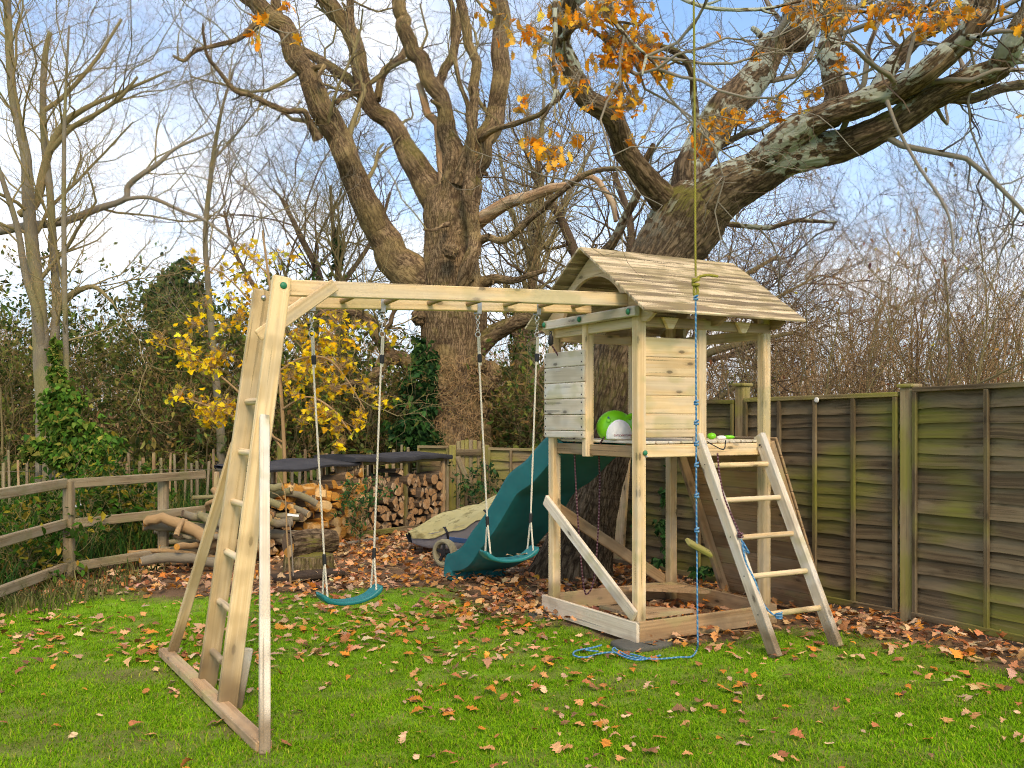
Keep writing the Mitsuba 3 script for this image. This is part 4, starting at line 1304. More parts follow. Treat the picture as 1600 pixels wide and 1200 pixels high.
def section(kind, r, g):
    if kind == 'round':
        th = np.arange(11) / 11 * 2 * math.pi
        return np.stack([np.cos(th), np.sin(th)], 1) * r * (1 + .06 * g.normal(size=(11, 1)))
    span = math.radians({'quarter': 85, 'half': 170, 'third': 120}[kind] * g.uniform(.85, 1.15))
    th = np.linspace(-span / 2, span / 2, 7)
    rr = r * {'quarter': 1.5, 'half': 1.15, 'third': 1.35}[kind]
    p = np.vstack([[[0, 0]], np.stack([np.cos(th), np.sin(th)], 1) * rr * (1 + .04 * g.normal(size=(7, 1)))])
    p = p - p.mean(0)
    a = g.random() * 6.283
    c, s_ = math.cos(a), math.sin(a)
    return p @ np.array([[c, -s_], [s_, c]])


def stack(base, d, nrm, length, height_fn, r0, r1, depth, name, label, group, mats, seed, jitter=.04, kinds=('quarter', 'third', 'half', 'round'), turn=.12):
    g = np.random.default_rng(seed)
    z = .045
    while z < 1.0:
        t = g.uniform(0, .05)
        rmax = 0
        while t < length:
            r = g.uniform(r0, r1)
            if z + r < height_fn(t / length):
                kd = kinds[int(g.choice(len(kinds), p=[.36, .26, .16, .22][:len(kinds)]))]
                m = log_mesh(section(kd, r, g), depth * g.uniform(.85, 1.05), g)
                e0 = unit(nrm + d * turn * g.normal() + UP * .06 * g.normal())
                e1 = unit(d - e0 * (d @ e0))
                e2 = np.cross(e0, e1)
                if e2[2] < 0:
                    e2, e1 = -e2, -e1
                c = base + d * (t + r) + UP * (z + .02 * g.normal()) + nrm * (jitter * g.normal() - depth * .35)
                v = m['v'][:, :1] * e0 + m['v'][:, 1:2] * e1 + m['v'][:, 2:] * e2 + c
                mm = {**m, 'v': v}
                key = thing(name, label, 'log', group)
                part(key, '', fix_winding(mm), mats[int(g.random() < .5)] if len(mats) > 1 else mats[0])
            t += 1.72 * r
            rmax = max(rmax, r)
        z += rmax * 1.32


stack(S0 + SD * .05, SD, SN, SL - .08, lambda t: .80 - .10 * math.sin(t * 9) * .4 + .04 * t, .042, .072, .32, 'split_log', 'split brown log stacked tightly in the black roofed wood store', 'split logs stacked in the wood store', ['cut_log'], 5)
stack(Q0 + QD * .45 + QN * .12, QD, QN, QL - .5, lambda t: .78 + .10 * t, .05, .082, .34, 'orange_log', 'split orange yellow log stacked under the sagging black felt roof', 'orange logs stacked under the lean-to', ['fresh_log', 'fresh_log'], 6, .07, turn=.42)
stack(V3(-3.12, 10.1, 0), unit(V3(.75, .66, 0)), unit(V3(.3, -.95, 0)), .85, lambda t: .38 + .25 * t, .03, .055, .5, 'round_log', 'thin round log in the stack beside the chopping stump, cut end showing', 'thin round logs stacked beside the chopping stump', ['fresh_log', 'cut_log'], 8, .05, kinds=('round', 'round', 'round', 'quarter'), turn=.2)

# round branch logs heaped at the left end
g = np.random.default_rng(12)
for k in range(60):
    t = g.random()
    c = V3(-3.38 + .70 * t + .12 * g.normal(), 9.75 + .75 * t + .22 * g.normal(), 0)
    hgt = .05 + .72 * g.random() ** 1.1 * (.5 + .5 * t)
    yaw = g.normal() * .5 + (.15 if g.random() < .7 else 1.2)
    L = .32 + .6 * g.random()
    r = .022 + .034 * g.random()
    d = unit(V3(-math.cos(yaw), .55 * math.sin(yaw) - .25, .12 * g.normal() + .05))
    x_ = np.linspace(-.5, .5, 9)
    bend = g.normal(size=3) * .05
    P = c + UP * hgt + d * (x_ * L)[:, None] + bend * (x_[:, None] ** 2 * 4 - 1) + .008 * g.normal(size=(9, 3))
    P[:, 2] = np.maximum(P[:, 2], r + .01)
    R = r * np.linspace(1.1, .85, 9) * (1 + .06 * g.normal(size=9))
    key = thing('branch_log', 'round grey barked branch log in the untidy heap at the fence end', 'log', 'branch logs heaped by the rail fence')
    part(key, 'bark', tube(P, R, 10, cap=False), 'pale_bark' if g.random() < .65 else 'twig_brown', smooth=True)
    for q, s_ in ((0, -1), (8, 1)):
        e0 = unit(P[q] - P[4])
        part(key, 'cut_end', tube(np.array([P[q] - e0 * .004, P[q] + e0 * .002]), R[q] * .99, 10), 'fresh_log')

# chopping stump with log, and the dark boggy board under it
c = onground(482, 893)
key = thing('tree_stump', 'low weathered round chopping stump on the soil below the log stack', 'stump')
th = np.linspace(0, 2 * math.pi, 40)
P = np.array([c - UP * .05, c + UP * .03, c + UP * .10, c + UP * .165])
bt = bark_tube(spline(P, 24), np.interp(np.linspace(0, 1, 24), [0, .3, 1], [.27, .245, .23]), 90, .08, .022, 3, .035)
part(key, 'bark', {**bt, 'uv': bt['uv'] + np.array([100.0, 0])}, 'oak_bark', smooth=True)
part(key, 'cut_top', tube(np.array([c + UP * .16, c + UP * .172]), .225, 24), 'cut_log')
key = thing('big_log', 'thick cracked brown log lying on the chopping stump, knot hole in its side', 'log')
ax = unit(V3(.74, .60, .02))
lc = c + UP * .285 + V3(.03, .0, 0)
P = np.array([lc - ax * .25, lc - ax * .1, lc + ax * .1, lc + ax * .25])
R = np.interp(np.linspace(0, 1, 60), [0, .5, 1], [.125, .132, .10])
bt = bark_tube(spline(P, 60), R, 72, .34, .03, 8, .035, endcap=False)
part(key, 'bark', {**bt, 'uv': bt['uv'] + np.array([100.0, 3])}, 'oak_bark', smooth=True)
part(key, 'cut_end', tube(np.array([lc - ax * .25, lc - ax * .255]), R[0] * .98, 24), 'fresh_log')
part(key, 'cut_end', tube(np.array([lc + ax * .25, lc + ax * .255]), R[-1] * .98, 24), 'cut_log')
kh = lc + ax * .02 + unit(V3(.25, -1, .1)) * .124
part(key, 'knot_hole', tube(np.array([kh, kh + unit(V3(.25, -1, .1)) * .012]), [.028, .016], 12), 'dark_soil')
key = thing('wet_board', 'dark wet board lying on the soil under the chopping stump', 'board')
part(key, '', beam(onground(425, 905, .03), onground(528, 893, .03), .30, .05, UP, .01), 'dark_soil')
key = thing('edging_pole', 'thin grey pole on the ground in front of the wood store', 'pole')
part(key, '', tube(np.array([onground(525, 852, .03), onground(550, 848, .03), onground(590, 842, .03)]), .022, 8), 'twig_grey', smooth=True)
key = thing('tree_sapling', 'thin bare reddish sapling stem with a white tag in front of the logs', 'sapling')
sy_ = 8.75
P = spline([at(454, 912, sy_), at(451, 870, sy_), at(448, 830, sy_), at(447, 795, sy_), at(444, 765, sy_), at(433, 740, sy_)], 24)
part(key, 'stem', tube(P, np.linspace(.011, .003, 24), 7), 'twig_brown', smooth=True)
P = spline([at(455, 900, sy_), at(452, 850, sy_), at(449, 810, sy_)], 12)
part(key, 'stem', tube(P + V3(.02, 0, 0), .006, 6), 'twig_grey', smooth=True)
part(key, 'twig', tube(spline([at(447, 790, sy_), at(436, 775, sy_), at(425, 770, sy_)], 10), .003, 5), 'twig_brown')
part(key, 'tag', beam(at(449, 804, sy_ - .02), at(467, 806, sy_ - .02), .02, .003, V3(0, -1, .2), .001), 'white_tag')
key = thing('plant_tag_stake', 'thin stake with a white plant tag behind the rail fence', 'stake')
part(key, 'stake', tube(np.array([at(126, 830, 10.2), at(125, 790, 10.2), at(123, 765, 10.2)]), .008, 6), 'twig_grey')
part(key, 'tag', beam(at(117, 791, 10.15), at(127, 789, 10.15), .03, .003, V3(0, -1, .2), .001), 'white_tag')

# ---------------------------------------------------------------- dinghy on its trolley behind the slide
BW = onground(664, 872)
bd = unit(V3(.93, .37, .27))
bs = unit(np.cross(bd, UP))
bu = np.cross(bs, bd)
bo = at(650, 842, 10.35)
key = thing('dinghy', 'grey hulled small boat with mossy yellow cover and black straps behind the slide', 'boat')
ss = np.linspace(0, 2.6, 40)
half = np.interp(ss, [0, .08, .3, .8, 1.5, 2.3, 2.6], [.10, .20, .33, .47, .54, .48, .44])
deep = np.interp(ss, [0, .1, .4, 1.2, 2.6], [.07, .14, .24, .30, .28])
hull, cover = [], []
for s_, h_, d_ in zip(ss, half, deep):
    o = bo + bd * s_ + bs * .0
    ctr = o - bs * .45 * 0 + unit(V3(-.37, .93, 0)) * .30
    for a in np.linspace(-1, 1, 13):
        hull.append(ctr + bs * h_ * np.sign(a) * min(1, abs(a) ** .4 * 1.02) - bu * d_ * 1.1 * (1 - abs(a) ** 7))
    for a in np.linspace(-1, 1, 17):
        rise = .03 + .05 * (1 - a * a) * min(1, s_ * 1.5) + .02 * math.sin(s_ * 7 + a * 3) + .012 * math.sin(s_ * 17 + a * 9)
        drop = -.055 * (abs(a) > .93) + .012 * math.sin(s_ * 21) * (abs(a) > .93)
        cover.append(ctr + bs * (h_ + .025) * (a if abs(a) < .93 else np.sign(a)) + bu * (rise + drop))


def grid_faces(n, k):
    i, j = np.meshgrid(np.arange(n - 1), np.arange(k - 1), indexing='ij')
    a = i * k + j
    return np.concatenate([np.stack([a, a + 1, a + k + 1], -1).reshape(-1, 3), np.stack([a, a + k + 1, a + k], -1).reshape(-1, 3)])


hv, cv = np.array(hull), np.array(cover)
part(key, 'hull', {'v': hv, 'f': grid_faces(40, 13)}, 'hull_grey', smooth=60)
part(key, 'cover', {'v': cv, 'f': grid_faces(40, 17)}, 'canvas', smooth=True)
trans = np.vstack([hv[-13:], cv[-17:].mean(0, keepdims=True)])
part(key, 'transom', {'v': trans, 'f': np.array([[13, k, k + 1] for k in range(12)])}, 'hull_grey')
for q in (5, 12, 24):
    P = np.vstack([hv[q * 13 + 6:q * 13 + 13][::-1] + bs * .006 - bu * .004, ])
    P2_ = np.vstack([cv[q * 17 + 14:q * 17 + 17], hv[q * 13 + 7:q * 13 + 12][::-1]]) + bs * .012
    part(key, 'strap', tube(P2_, .013, 5), 'black_plastic')
key = thing('launching_trolley', 'boat trolley with khaki tyred dark wheel and blue axle frame', 'trolley')
wc = at(695, 860, 9.75)
wc[2] = .142
wn = unit(V3(-.62, -.78, 0))
wa = unit(np.cross(wn, UP))


def disc_pts(c, r, o):
    th = np.linspace(0, 2 * math.pi, 33)[:-1]
    return c + wn * o + r * (np.cos(th)[:, None] * wa + np.sin(th)[:, None] * UP)


def lathe(c, prof):
    rows = np.array([disc_pts(c, r, o) for r, o in prof])
    n, k = rows.shape[:2]
    i, j = np.meshgrid(np.arange(n - 1), np.arange(k), indexing='ij')
    a, b = i * k + j, i * k + (j + 1) % k
    return {'v': rows.reshape(-1, 3), 'f': np.concatenate([np.stack([a, b, b + k], -1).reshape(-1, 3), np.stack([a, b + k, a + k], -1).reshape(-1, 3)])}


for wi, cc in enumerate((wc, wc - wn * .95)):
    wk = key + ('__wheel' if wi == 0 else '__wheel_001')
    part(wk, 'tyre', lathe(cc, [(.100, .03), (.118, .042), (.138, .036), (.142, .0), (.138, -.036), (.118, -.042), (.100, -.03), (.100, .03)]), 'tyre', smooth=40)
    part(wk, 'hub', lathe(cc, [(.001, .03), (.03, .03), (.032, .012), (.03, -.03), (.001, -.03)]), 'black_plastic', smooth=40)
    for q in range(5):
        a = q / 5 * 6.283 + .3
        dd = math.cos(a) * wa + math.sin(a) * UP
        part(wk, 'spoke', beam(cc + dd * .025 + wn * .012, cc + dd * .104 + wn * .012, .034, .02, wn), 'black_plastic')
part(key, 'axle', beam(wc, wc - wn * .95, .035, .035, UP), 'steel')
part(key, 'frame', beam(wc - wn * .08 + UP * .13, wc - wn * .55 + V3(.25, .0, .02), .05, .05, UP), 'blue_metal')
part(key, 'frame', beam(wc - wn * .4, wc - wn * .4 + bd * 1.9 * V3(1, 1, .3), .05, .05, UP), 'grey_rail')

# ---------------------------------------------------------------- the two oaks
def limb_pts(rows, Y, wk=1.0):
    """rows of (px, py, width in px, dy): centre line in space and radii"""
    out = []
    for px, py, w, dy in rows:
        p = at(px, py, Y + dy)
        out.append([*p, w * wk * (Y + dy) / FOC / 2])
    return np.array(out)


def oak(label, Y, trunk, limbs, uoff, seed, trunk_k, dens, mat='oak_bark', spacing=.045):
    key = thing('oak_tree', label, 'tree')
    prs = []
    tp = limb_pts(trunk, Y, .95)
    L = np.linalg.norm(np.diff(tp[:, :3], axis=0), axis=1).sum()
    sp = spline(tp, int(L / .02))
    bt = bark_tube(sp[:, :3], sp[:, 3], trunk_k, .14, .034, seed, spacing)
    bt['uv'] = bt['uv'] + np.array([uoff, 0])
    part(key, 'trunk', bt, mat, smooth=True)
    for q, rows in enumerate(limbs):
        m, rows = (rows[0], rows[1:]) if isinstance(rows[0], str) else (mat, rows)
        lp = limb_pts(rows, Y, .86)
        L = np.linalg.norm(np.diff(lp[:, :3], axis=0), axis=1).sum()
        n = max(10, int(L / (.035 if lp[0, 3] > .06 else .06)))
        sp = spline(lp, n)
        gw = np.random.default_rng(seed * 100 + q)
        amp = min(.45 * lp[:, 3].mean(), .05)
        if True:
            jit = np.stack([np.interp(np.linspace(0, 1, n), np.linspace(0, 1, max(5, int(L * 4))), gw.normal(size=max(5, int(L * 4)))) for _ in range(3)], 1)
            sp[:, :3] += jit * amp * np.minimum(1, np.linspace(0, 1.6, n))[:, None] ** .6
        k = int(np.clip(lp[:, 3].max() * 2 * math.pi / .016, 8, 110))
        bt = bark_tube(sp[:, :3], np.maximum(sp[:, 3], .004), k, .16, min(.026, lp[:, 3].mean() * .24), seed * 7 + q, spacing)
        bt['uv'] = bt['uv'] + np.array([uoff, 0])
        part(key, 'limb', bt if m == mat else {**bt, 'uv': bt['uv'][:, ::-1]}, m, smooth=True)
        if m == mat and len(rows) > 2:
            prs.append((sp[:, :3], sp[:, 3]))
    P0, R0 = resample(prs, 30)
    Ps, Rs = grow(P0, R0, 46, .22, 1.0, 6, wig=.16, up=.05, tmin=.02, tmax=.8, rr=.36, seed=seed + 9, rmin=.012, taper=.55)
    st = tubes(Ps, Rs, 9)
    part(key, 'stubs', {**st, 'uv': st['uv'] + np.array([uoff, 0])}, mat, smooth=True, kind='stuff')
    # knotty side branches, twice, then two orders of twigs
    n1, n2, n3, n4 = dens
    P1, R1 = grow(P0, R0, n1, 1.7, .95, 9, wig=.30, up=.10, tmin=.25, rr=.24, seed=seed + 1, rmin=.012, taper=.35)
    P2, R2 = grow(np.concatenate([P1]), np.concatenate([R1]), n2, .9, .85, 8, wig=.36, up=.05, tmin=.15, rr=.5, seed=seed + 2, rmin=.005, taper=.4)
    Pm = np.concatenate([P2, resample([(p, r) for p, r in zip(P1, R1)], 8)[0]])
    Rm = np.concatenate([R2, resample([(p, r) for p, r in zip(P1, R1)], 8)[1]])
    P3, R3 = grow(Pm, Rm, n3, .48, .8, 6, wig=.32, up=.04, tmin=.1, rr=.5, seed=seed + 3, rmin=.0022, taper=.5)
    P4, R4 = grow(P3, R3, n4, .22, .8, 4, wig=.3, up=.05, tmin=.15, rr=.7, seed=seed + 4, rmin=.0017, taper=.6)
    br = cat([tubes(P1, R1, 6), tubes(P2, R2, 4)])
    part(key, 'branches', br, 'twig_grey' if uoff else 'twig_olive', smooth=True, kind='stuff')
    part(key, 'twigs', cat([tubes(P3, R3, 3), tubes(P4, R4, 3)]), 'twig_dark', kind='stuff')
    return key, P3, P4


Y1 = 16.0
TR1 = [(716, 740, 128, 0), (714, 690, 112, 0), (711, 620, 106, 0), (706, 560, 98, 0), (708, 500, 108, 0), (708, 460, 104, 0), (706, 410, 92, 0), (703, 360, 88, 0), (702, 325, 84, 0), (703, 298, 62, 0), (706, 276, 30, 0)]
L1 = [
    [(690, 470, 80, .1), (650, 438, 74, .1), (618, 402, 64, .1), (590, 360, 54, 0), (565, 300, 48, -.3), (538, 245, 45, -.6), (512, 190, 43, -.8), (490, 135, 40, -.9), (466, 88, 36, -1), (444, 48, 34, -1.1), (412, 18, 33, -1.2), (378, -12, 30, -1.3), (345, -60, 26, -1.4)],
    [(455, 60, 26, -1), (440, 30, 20, -1.0), (432, -10, 16, -1.1), (425, -60, 14, -1.1)],
    [(700, 345, 70, .05), (678, 300, 60, .1), (652, 262, 46, .1), (628, 225, 37, .2), (604, 190, 32, .3), (577, 155, 31, .3), (561, 108, 29, .3), (551, 62, 28, .4), (518, 22, 27, .5), (500, -10, 24, .5), (485, -60, 20, .6)],
    [(547, 52, 18, .4), (549, 20, 15, .4), (551, -30, 12, .4)],
    [(566, 145, 20, .3), (548, 126, 19, .5), (512, 100, 17, .8), (476, 80, 14, 1.2), (440, 70, 8, 1.5)],
    [(590, 158, 12, .3), (594, 132, 13, .3), (604, 110, 13, .4), (622, 90, 13, .5), (634, 78, 14, .6)],
    [(706, 350, 74, -.1), (710, 295, 58, -.15), (706, 240, 40, -.2), (698, 175, 29, -.2), (671, 122, 28, -.3), (643, 82, 27, -.3), (632, 46, 25, -.3), (624, 10, 24, -.3), (618, -50, 22, -.3)],
    [(716, 290, 34, -.3), (732, 235, 20, -.4), (741, 190, 17, -.4), (742, 140, 18, -.4), (740, 84, 17, -.4), (729, 34, 16, -.5), (717, -10, 15, -.5), (708, -60, 13, -.6)],
    [(690, 150, 15, .5), (688, 122, 16, .6), (702, 96, 16, .7), (715, 45, 15, .8), (718, -10, 14, .9), (720, -60, 12, .9)],
    [(708, 370, 76, -.1), (724, 310, 62, -.1), (736, 270, 50, -.1), (752, 230, 38, -.1), (771, 190, 34, 0), (781, 135, 32, 0), (783, 70, 31, .1), (783, 0, 30, .1), (785, -60, 28, .1)],
    [(716, 470, 26, -.3), (730, 420, 27, -.62), (742, 380, 24, -.62), (734, 330, 22, -.60), (730, 290, 24, -.58), (736, 260, 16, -.55), (733, 200, 10, -.7), (727, 160, 9, -.8), (714, 115, 8, -1), (708, 60, 9, -1), (706, 10, 9, -1.1), (695, -30, 9, -1.2)],
    [(745, 225, 18, -.1), (757, 213, 12, -.4), (780, 200, 10, -.8), (818, 190, 9, -1.2), (850, 172, 8, -1.6), (868, 160, 7, -1.8), (885, 138, 5, -2)],
    ['dead_wood', (704, 318, 34, -.2), (694, 268, 28, -.15), (685, 225, 18, -.1), (678, 195, 14, -.1), (666, 163, 14, -.1), (653, 131, 12, -.1)],
    ['dead_wood', (738, 352, 30, -.3), (765, 334, 24, -.6), (800, 313, 22, -.9), (850, 297, 17, -1.2), (893, 283, 13, -1.5), (930, 274, 11, -1.7), (951, 302, 11, -1.8), (966, 345, 8, -1.9)],
    [(745, 380, 18, -.5), (762, 371, 13, -.7), (787, 376, 13, -1), (812, 358, 12, -1.2), (835, 338, 11, -1.4), (858, 315, 11, -1.6), (878, 298, 10, -1.8), (902, 278, 10, -2), (940, 266, 9, -2.3), (985, 263, 7, -2.6)],
    [(700, 350, 10, -.6), (682, 357, 6, -.9), (663, 363, 4, -1.1)],
    [(497, 218, 20, -.9), (488, 200, 13, -1), (477, 176, 10, -1.2), (462, 174, 10, -1.3), (447, 174, 10, -1.4), (420, 162, 10, -1.5), (395, 150, 9, -1.6), (367, 142, 9, -1.7), (341, 113, 7, -1.9), (321, 88, 6, -2.1), (316, 60, 5, -2.2), (318, 38, 3, -2.3)],
    [(410, 25, 14, -1.2), (395, 42, 10, -1.4), (375, 60, 9, -1.5), (345, 68, 8, -1.7), (318, 75, 7, -1.8), (300, 83, 7, -1.9), (288, 94, 6, -2), (268, 88, 4, -2.1)],
    [(470, 110, 14, -.9), (504, 103, 9, -1.1), (498, 118, 7, -1.2), (500, 132, 5, -1.2)],
    [(560, 142, 10, .2), (540, 150, 9, .0), (525, 160, 8, -.2)],
    [(655, 575, 30, -.2), (628, 562, 26, -.4), (606, 550, 24, -.5), (592, 522, 24, -.6), (578, 498, 20, -.6), (556, 486, 16, -.7), (520, 488, 10, -.8), (490, 500, 6, -.9)],
    [(612, 555, 24, -.5), (596, 566, 22, -.6), (586, 582, 18, -.8), (568, 594, 14, -1), (545, 602, 10, -1.2), (520, 612, 6, -1.4)],
    [(590, 540, 10, -.5), (604, 512, 8, -.6), (612, 498, 8, -.7), (618, 478, 6, -.8)],
    [(745, 545, 40, -.1), (770, 522, 32, -.2), (800, 505, 25, -.4), (835, 497, 20, -.6), (862, 500, 18, -.8), (872, 520, 20, -.9), (870, 550, 20, -1), (862, 585, 15, -1), (858, 596, 9, -1)],
    [(870, 545, 10, -.9), (852, 570, 7, -1.1), (838, 590, 5, -1.2), (850, 612, 4, -1.3)],
    [(745, 445, 26, .0), (780, 436, 16, -.2), (815, 434, 11, -.4), (850, 425, 8, -.7)],
]
OAK1, tw3a, tw4a = oak('massive gnarled many limbed bare oak behind the garden gate', Y1, TR1, L1, 0.0, 11, 200, (80, 330, 1100, 1700))
# burr on the trunk and fine epicormic shoots
g = np.random.default_rng(9)
burr = []
for px, py, r, dy in [(762, 585, 22, -.1), (752, 606, 20, -.25), (745, 570, 16, -.3), (656, 495, 13, -.2), (704, 392, 12, -.75), (690, 600, 16, -.45), (752, 640, 18, -.15), (668, 560, 16, -.2)]:
    m = trimesh.creation.icosphere(4)
    v = np.array(m.vertices)
    v = v * (1 + .5 * (meshkit.fbm(v * 2.2 + px, 4, seed=3)[:, None] - .5) + .2 * (meshkit.noise(v * 8 + px, 5)[:, None] - .5)) * r * Y1 / FOC
    burr.append({'v': v + at(px, py, Y1 + dy), 'f': np.array(m.faces), 'uv': np.stack([np.arctan2(v[:, 1], v[:, 0]) * .2, v[:, 2]], 1)})
for b_ in burr:
    part(OAK1, 'burr', b_, 'oak_bark', smooth=True)
n = 420
px_ = 665 + 90 * g.random(n)
py_ = 560 + 145 * g.random(n)
st = np.array([at(a, b, Y1 - .56 + .22 * ((a - 710) / 50) ** 2) for a, b in zip(px_, py_)])
P = np.zeros((n, 6, 3))
P[:, 0] = st
d = unit(np.stack([g.normal(size=n) * .6, -.6 - .3 * g.random(n), g.normal(size=n) * .6], 1))
for k in range(1, 6):
    d = unit(d + .4 * g.normal(size=(n, 3)))
    P[:, k] = P[:, k - 1] + d * (.03 + .06 * g.random((n, 1)))
part(OAK1, 'shoots', tubes(P, np.broadcast_to(np.linspace(.006, .003, 6), (n, 6)), 3), 'twig_brown', kind='stuff')

Y2 = 9.1
TR2 = [(892, 925, 170, 0), (894, 905, 140, 0), (901, 870, 116, 0), (911, 830, 103, 0), (923, 780, 97, 0), (934, 730, 94, 0), (946, 680, 93, 0), (958, 620, 92, 0), (970, 565, 92, 0), (985, 510, 93, 0), (1006, 455, 96, 0), (1032, 405, 102, 0), (1060, 362, 118, 0), (1080, 330, 116, -.02), (1096, 300, 80, -.03)]
L2 = [
    [(1060, 345, 62, 0), (1028, 306, 48, -.15), (1006, 275, 42, -.3), (980, 238, 40, -.5), (950, 195, 38, -.7), (912, 148, 36, -.9), (886, 95, 34, -1.1), (876, 55, 33, -1.2), (889, 15, 32, -1.3), (905, -30, 30, -1.4), (925, -120, 26, -1.6)],
    [(1068, 345, 84, .05), (1082, 285, 66, .15), (1102, 225, 62, .3), (1126, 185, 60, .4), (1166, 136, 55, .6), (1204, 84, 49, .8), (1228, 40, 43, .9), (1242, 0, 40, 1), (1258, -70, 36, 1.1)],
    [(1195, 98, 40, .8), (1232, 66, 38, 1), (1270, 36, 36, 1.2), (1297, -5, 34, 1.3), (1320, -60, 30, 1.4)],
    [(1050, 395, 96, 0), (1092, 332, 104, -.05), (1152, 286, 86, -.2), (1210, 250, 74, -.35), (1262, 236, 64, -.5), (1310, 224, 57, -.6), (1360, 200, 52, -.8), (1418, 171, 49, -1), (1480, 141, 46, -1.2), (1538, 110, 43, -1.4), (1582, 70, 41, -1.6), (1606, 22, 40, -1.7), (1640, -50, 36, -1.9)],
    [(1150, 290, 40, -.2), (1190, 250, 56, -.42), (1232, 208, 58, -.62), (1286, 180, 48, -.8), (1356, 155, 47, -1), (1418, 126, 44, -1.2), (1476, 94, 42, -1.4), (1518, 62, 38, -1.5), (1538, 18, 36, -1.6), (1556, -50, 32, -1.7)],
    [(1368, 150, 36, -.7), (1382, 118, 29, -.6), (1405, 90, 27, -.5), (1438, 58, 26, -.4), (1478, 26, 25, -.3), (1512, 6, 24, -.2), (1550, -40, 22, -.2)],
    [(1304, 185, 44, -.75), (1303, 150, 39, -.7), (1305, 82, 38, -.65), (1309, 30, 38, -.6), (1312, -60, 36, -.6)],
    [(1470, 150, 26, -1.1), (1512, 151, 19, -1), (1560, 142, 18, -.9), (1610, 127, 17, -.8), (1680, 110, 14, -.7)],
    [(1545, 108, 24, -1.3), (1580, 94, 19, -1.2), (1622, 92, 17, -1.1), (1690, 85, 14, -1)],
    ['twig_grey', (1386, 158, 8, -1.2), (1400, 195, 6, -1.3), (1410, 215, 6, -1.3), (1437, 262, 6, -1.4), (1466, 305, 6, -1.5), (1484, 345, 5, -1.5), (1490, 395, 4, -1.5)],
    [(1084, 240, 14, -.3), (1087, 190, 13, -.4), (1084, 150, 13, -.5), (1080, 114, 12, -.6), (1060, 86, 12, -.7), (1019, 73, 9, -.9), (985, 80, 6, -1)],
    [(940, 400, 20, .8), (958, 378, 17, .7), (978, 340, 15, .6), (992, 306, 14, .5), (1000, 280, 12, .4)],
    [(1085, 366, 20, .3), (1130, 350, 10, .7), (1194, 358, 9, 1.2), (1255, 345, 8, 1.6), (1300, 350, 5, 2)],
    [(1070, 300, 14, .3), (1110, 235, 12, .8), (1180, 205, 9, 1.2), (1210, 190, 6, 1.5)],
    [(1040, 320, 14, .3), (1060, 260, 12, .8), (1100, 190, 9, 1.2), (1120, 160, 6, 1.5)],
    [(905, -20, 24, -1.4), (880, -40, 16, -2), (866, 0, 9, -2.3), (866, 50, 8, -2.4), (864, 90, 7, -2.4), (868, 130, 6, -2.4), (862, 165, 5, -2.5), (840, 190, 4, -2.5)],
    [(915, -60, 20, -1.4), (930, -20, 10, -2), (950, 20, 8, -2.2), (985, 60, 6, -2.3), (1020, 95, 5, -2.3), (1040, 120, 3, -2.3)],
    [(880, 60, 16, -1.3), (905, 40, 9, -1.8), (940, 60, 7, -2), (975, 105, 6, -2.1), (1000, 120, 4, -2.1)],
    [(1242, -40, 20, .6), (1262, -10, 10, -.6), (1300, 12, 7, -1), (1380, 16, 6, -1.3), (1450, 16, 5, -1.4), (1520, 25, 4, -1.5)],
    [(930, -90, 18, -1.4), (1000, -40, 8, -1.9), (1075, 5, 7, -2.1), (1130, 16, 7, -2.1), (1190, 15, 6, -2), (1250, 2, 5, -1.9)],
]
OAK2, tw3b, tw4b = oak('broad lichen covered oak leaning right behind the play tower', Y2, TR2, L2, 100.0, 23, 240, (60, 300, 1000, 1700), spacing=.036)


def leafy(key, name, centres, n, size, pal, tmpl, seed, bsdf='leaf', keep=300, twigs=None):
    """leaves in clusters (px, py, Y, spread px, weight); the largest 'keep' are parts, the rest one part"""
    g = np.random.default_rng(seed)
    c = np.array(centres, float)
    k = g.choice(len(c), n, p=c[:, 4] / c[:, 4].sum())
    px = c[k, 0] + c[k, 3] * g.normal(size=n)
    py = c[k, 1] + c[k, 3] * .75 * g.normal(size=n)
    Yv = c[k, 2] + c[k, 3] * c[k, 2] / FOC * g.normal(size=n)
    pos = np.stack([(px - CX) * Yv / FOC, Yv, EYE - (py - HORIZON) * Yv / FOC], 1)
    M = rotmats(g.random(n) * 6.283, .5 + .6 * g.normal(size=n), .6 * g.normal(size=n))
    sz = size * (.65 + .55 * g.random(n))
    col = pick_colors(pal, n, g, .14)
    order = np.argsort(-sz / pos[:, 1])
    for i in order[:keep]:
        part(key, name, scatter(tmpl, pos[i:i + 1], M[i:i + 1], sz[i:i + 1], col[i:i + 1], int(i)), bsdf, smooth=True)
    rest = order[keep:]
    if len(rest):
        part(key, 'foliage', scatter(tmpl, pos[rest], M[rest], sz[rest], col[rest], seed), bsdf, smooth=True, kind='stuff')
    return pos, c


def sprigs(key, pos, c, n_near, seed, r=.0032, mat='twig_grey'):
    """thin twigs that carry the leaves: from each cluster's middle to its leaves"""
    g = np.random.default_rng(seed)
    cc = np.stack([(c[:, 0] - CX) * c[:, 2] / FOC, c[:, 2], EYE - (c[:, 1] - HORIZON) * c[:, 2] / FOC], 1)
    d = np.linalg.norm(pos[:, None] - cc[None], axis=2)
    k = d.argmin(1)
    a, b = cc[k], pos
    t = np.linspace(0, 1, 5)[None, :, None]
    P = a[:, None] * (1 - t) + b[:, None] * t + .05 * g.normal(size=(len(pos), 5, 3)) * np.sin(t * math.pi) + np.array([0, 0, .05]) * np.sin(t * math.pi)
    part(key, 'sprigs', tubes(P, np.broadcast_to(np.linspace(r, r * .5, 5), (len(pos), 5)), 3), mat, kind='stuff')


